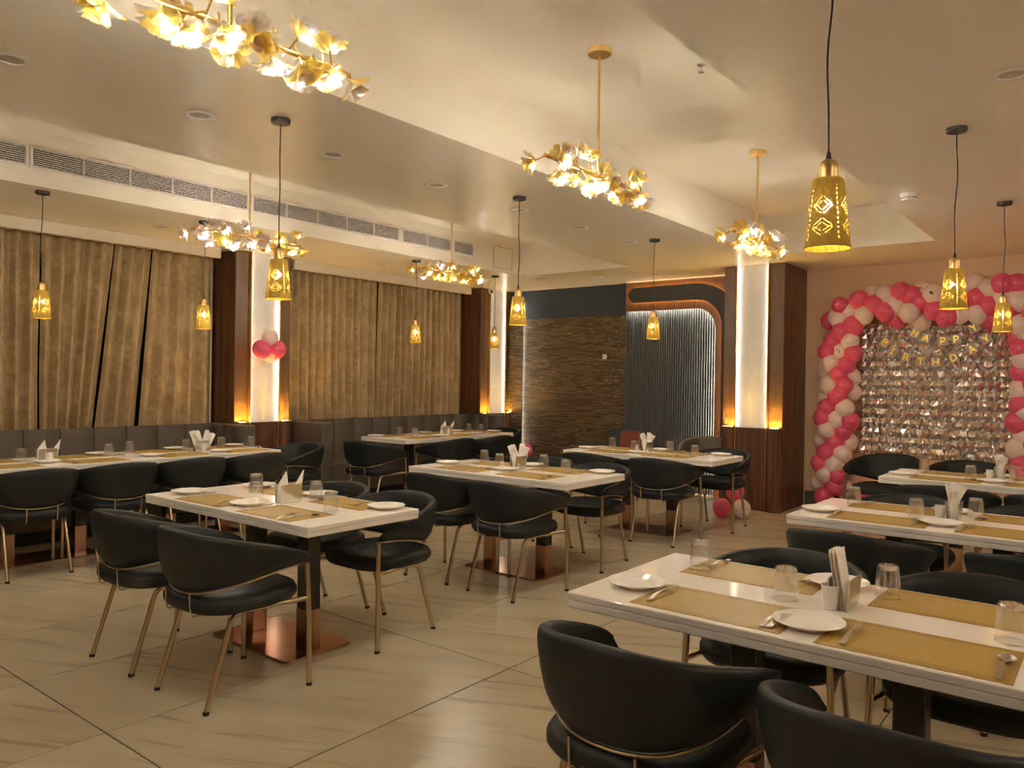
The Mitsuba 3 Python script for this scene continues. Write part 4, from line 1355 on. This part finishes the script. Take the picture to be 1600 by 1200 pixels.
zones = {}
for i, (c, x, y, z) in enumerate(GARLAND):
    zone = 'heap' if -2.2 < x < -1.6 and z < 0.3 else 'top' if z > 2.05 else 'left' if x < -1.6 else 'right'
    zones.setdefault((zone, c), []).append(i)
for (zone, c), ids in zones.items():
    ids.sort(key=lambda i: GARLAND[i][1] if zone in ('top', 'heap') else GARLAND[i][3])
    for n, i in enumerate(ids):
        _, x, y, z = GARLAND[i]
        lab = {'top': f'{c} balloon along the top of the garland, {ORD[n]} {c} one from the left', 'left': f'{c} balloon in the left column of the garland, {ORD[n]} {c} one from the floor',
               'right': f'{c} balloon in the right column of the garland, {ORD[n]} {c} one from the floor', 'heap': f'{c} balloon on the floor under the silver foil, {ORD[n]} {c} one from the left'}[zone]
        balloon(x, y, max(z, 0.11), 0.098 + 0.012 * ((i * 37) % 10) / 10, c, lab, 'balloons of the pink and white garland', 100 + i)
        if c == 'white' and ((abs(x + 1.72) < 0.12 and z > 2.3) or (abs(x + 2.545) < 0.05 and 1.8 < z < 1.95)):
            leaf = Polygon(arc(0, -0.014, 0.026, 30, 150, 8) + arc(0, 0.012, 0.026, 210, 330, 8)).buffer(0.002)
            part('print', labels_last(), ply(prism_xz(leaf, -0.001, 0.001), 'print_dark'), T().translate([x, y - 0.103, z + 0.01]).rotate([0, 1, 0], 40), 'small dark printed leaf')
n3 = [('white', -7.36, 5.03, 1.86, 'pale translucent balloon, topmost of the three on the glowing pillar panel'), ('pink', -7.34, 4.925, 1.735, 'left pink balloon of the pair on the glowing pillar panel'),
      ('pink', -7.34, 5.115, 1.74, 'right pink balloon of the pair on the glowing pillar panel'), ('white', -7.41, 5.08, 1.70, 'pale balloon mostly hidden behind the two pink ones on the glowing pillar panel'),
      ('pink', -3.385, 7.95, 0.106, 'pink balloon on the floor, left of the white one in front of the pillar'), ('white', -3.20, 8.03, 0.106, 'white balloon on the floor in front of the pillar'),
      ('pink', -3.315, 8.13, 0.265, 'pink balloon resting on top of the two floor balloons in front of the pillar'), ('pink', -7.10, 9.352, 0.385, 'pink balloon showing behind the napkins of the middle table')]
for i, (c, x, y, z, lab) in enumerate(n3):
    balloon(x, y, z, 0.098, c, lab, None, 300 + i)

# ------------------------------------------------------------------ silver foil backdrop
foil = thing('foil_backdrop', 'shimmering silver foil backdrop of folded flaps hung on the beige wall inside the balloon arch', 'backdrop')
fr = np.random.default_rng(11)
FX0, FX1, FZ0, FZ1 = -2.385, -0.875, 0.66, 2.135
NXF, NZF = 21, 14
gg = np.zeros((NZF * 3 + 1, NXF * 3 + 1, 3))
for i in range(gg.shape[0]):
    for j in range(gg.shape[1]):
        gg[i, j] = [FX0 + (FX1 - FX0) * j / (gg.shape[1] - 1), 9.425 + fr.uniform(-0.008, 0.008), FZ0 + (FZ1 - FZ0) * i / (gg.shape[0] - 1)]
part('film', foil, ply(sheet(gg), 'foil_film'), label='crumpled silver film behind the flaps')


def flap(r):
    j = lambda a, s=0.006: [a[0] + r.uniform(-s, s), a[1] + r.uniform(-s, s), a[2] + r.uniform(-s, s)]
    A, B, Cc = j([-0.030, 0, 0.050], .004), j([0.030, 0, 0.050], .002), j([0, 0.004, -0.060], .005)
    D = j([r.uniform(-0.008, 0.008), -0.036, r.uniform(-0.010, 0.010)], .006)
    Ee, Ff = j([-0.037, -0.004, -0.002], .005), j([0.037, -0.004, -0.002], .005)
    v = np.array([A, B, Cc, D, Ee, Ff])
    f = np.array([[0, 4, 3], [0, 3, 1], [1, 3, 5], [4, 2, 3], [3, 2, 5]])
    return trimesh.Trimesh(v, f, process=False)


P_FLAP = [ply(flap(fr), 'foil') for _ in range(28)]
wx, wz = (FX1 - FX0) / NXF, (FZ1 - FZ0) / NZF
for i in range(NZF):
    for j in range(NXF):
        if (i == 0 and j in (14, 15)) or (i == 0 and j > 19):
            continue
        x = FX0 + wx * (j + 0.5) + fr.uniform(-0.004, 0.004)
        z = FZ0 + wz * (i + 0.5) + fr.uniform(-0.005, 0.005)
        tf = T().translate([x, 9.405, z]).rotate([0, 0, 1], float(fr.normal(0, 7))).rotate([1, 0, 0], float(fr.normal(0, 6))).rotate([0, 1, 0], float(fr.normal(0, 4)))
        part('flap', foil, P_FLAP[int(fr.integers(0, 28))], tf)

# ------------------------------------------------------------------ letter banners
for text, pts, lab in [('HAPPY', [(-1.81, 2.016, 28), (-1.704, 1.96, 18), (-1.541, 1.926, -2), (-1.416, 1.942, -10), (-1.26, 2.06, -33)], 'upper letter banner reading HAPPY in gold, strung on the silver foil'),
                       ('BIRTHDAY', [(-2.11, 1.919, 38), (-2.029, 1.82, 30), (-1.894, 1.757, 14), (-1.751, 1.708, 4), (-1.606, 1.702, 0), (-1.439, 1.748, -18), (-1.272, 1.834, -30), (-1.148, 1.942, -34)], 'lower letter banner reading BIRTHDAY in gold, strung on the silver foil')]:
    k = thing('letter_banner', lab, 'banner')
    line = spl([(x, 9.343, z + 0.04) for x, z, a in pts], 40)
    part('string', k, ply(tube(line, 0.0015, 5), 'paper_white'), label='thin string')
    for ch, (x, z, a) in zip(text, pts):
        card = prism_xz(sbox(-0.048, -0.052, 0.048, 0.052), 0.0, 0.0015)
        tf = T().translate([x, 9.338, z]).rotate([0, 1, 0], a)
        c = part('card', k, ply(card, 'banner_card_material'), tf)
        t = meshkit.text_mesh(ch, 0.072, 0.002, bold=True)
        b = t.bounds
        t.apply_translation([-(b[0][0] + b[1][0]) / 2, -(b[0][1] + b[1][1]) / 2, 0])
        v = np.array(t.vertices)
        t.vertices = np.stack([v[:, 0], -v[:, 2] - 0.0003, v[:, 1]], 1)
        part('letter', c, ply(t, 'letter_gold'), tf, f'gold letter {ch}')
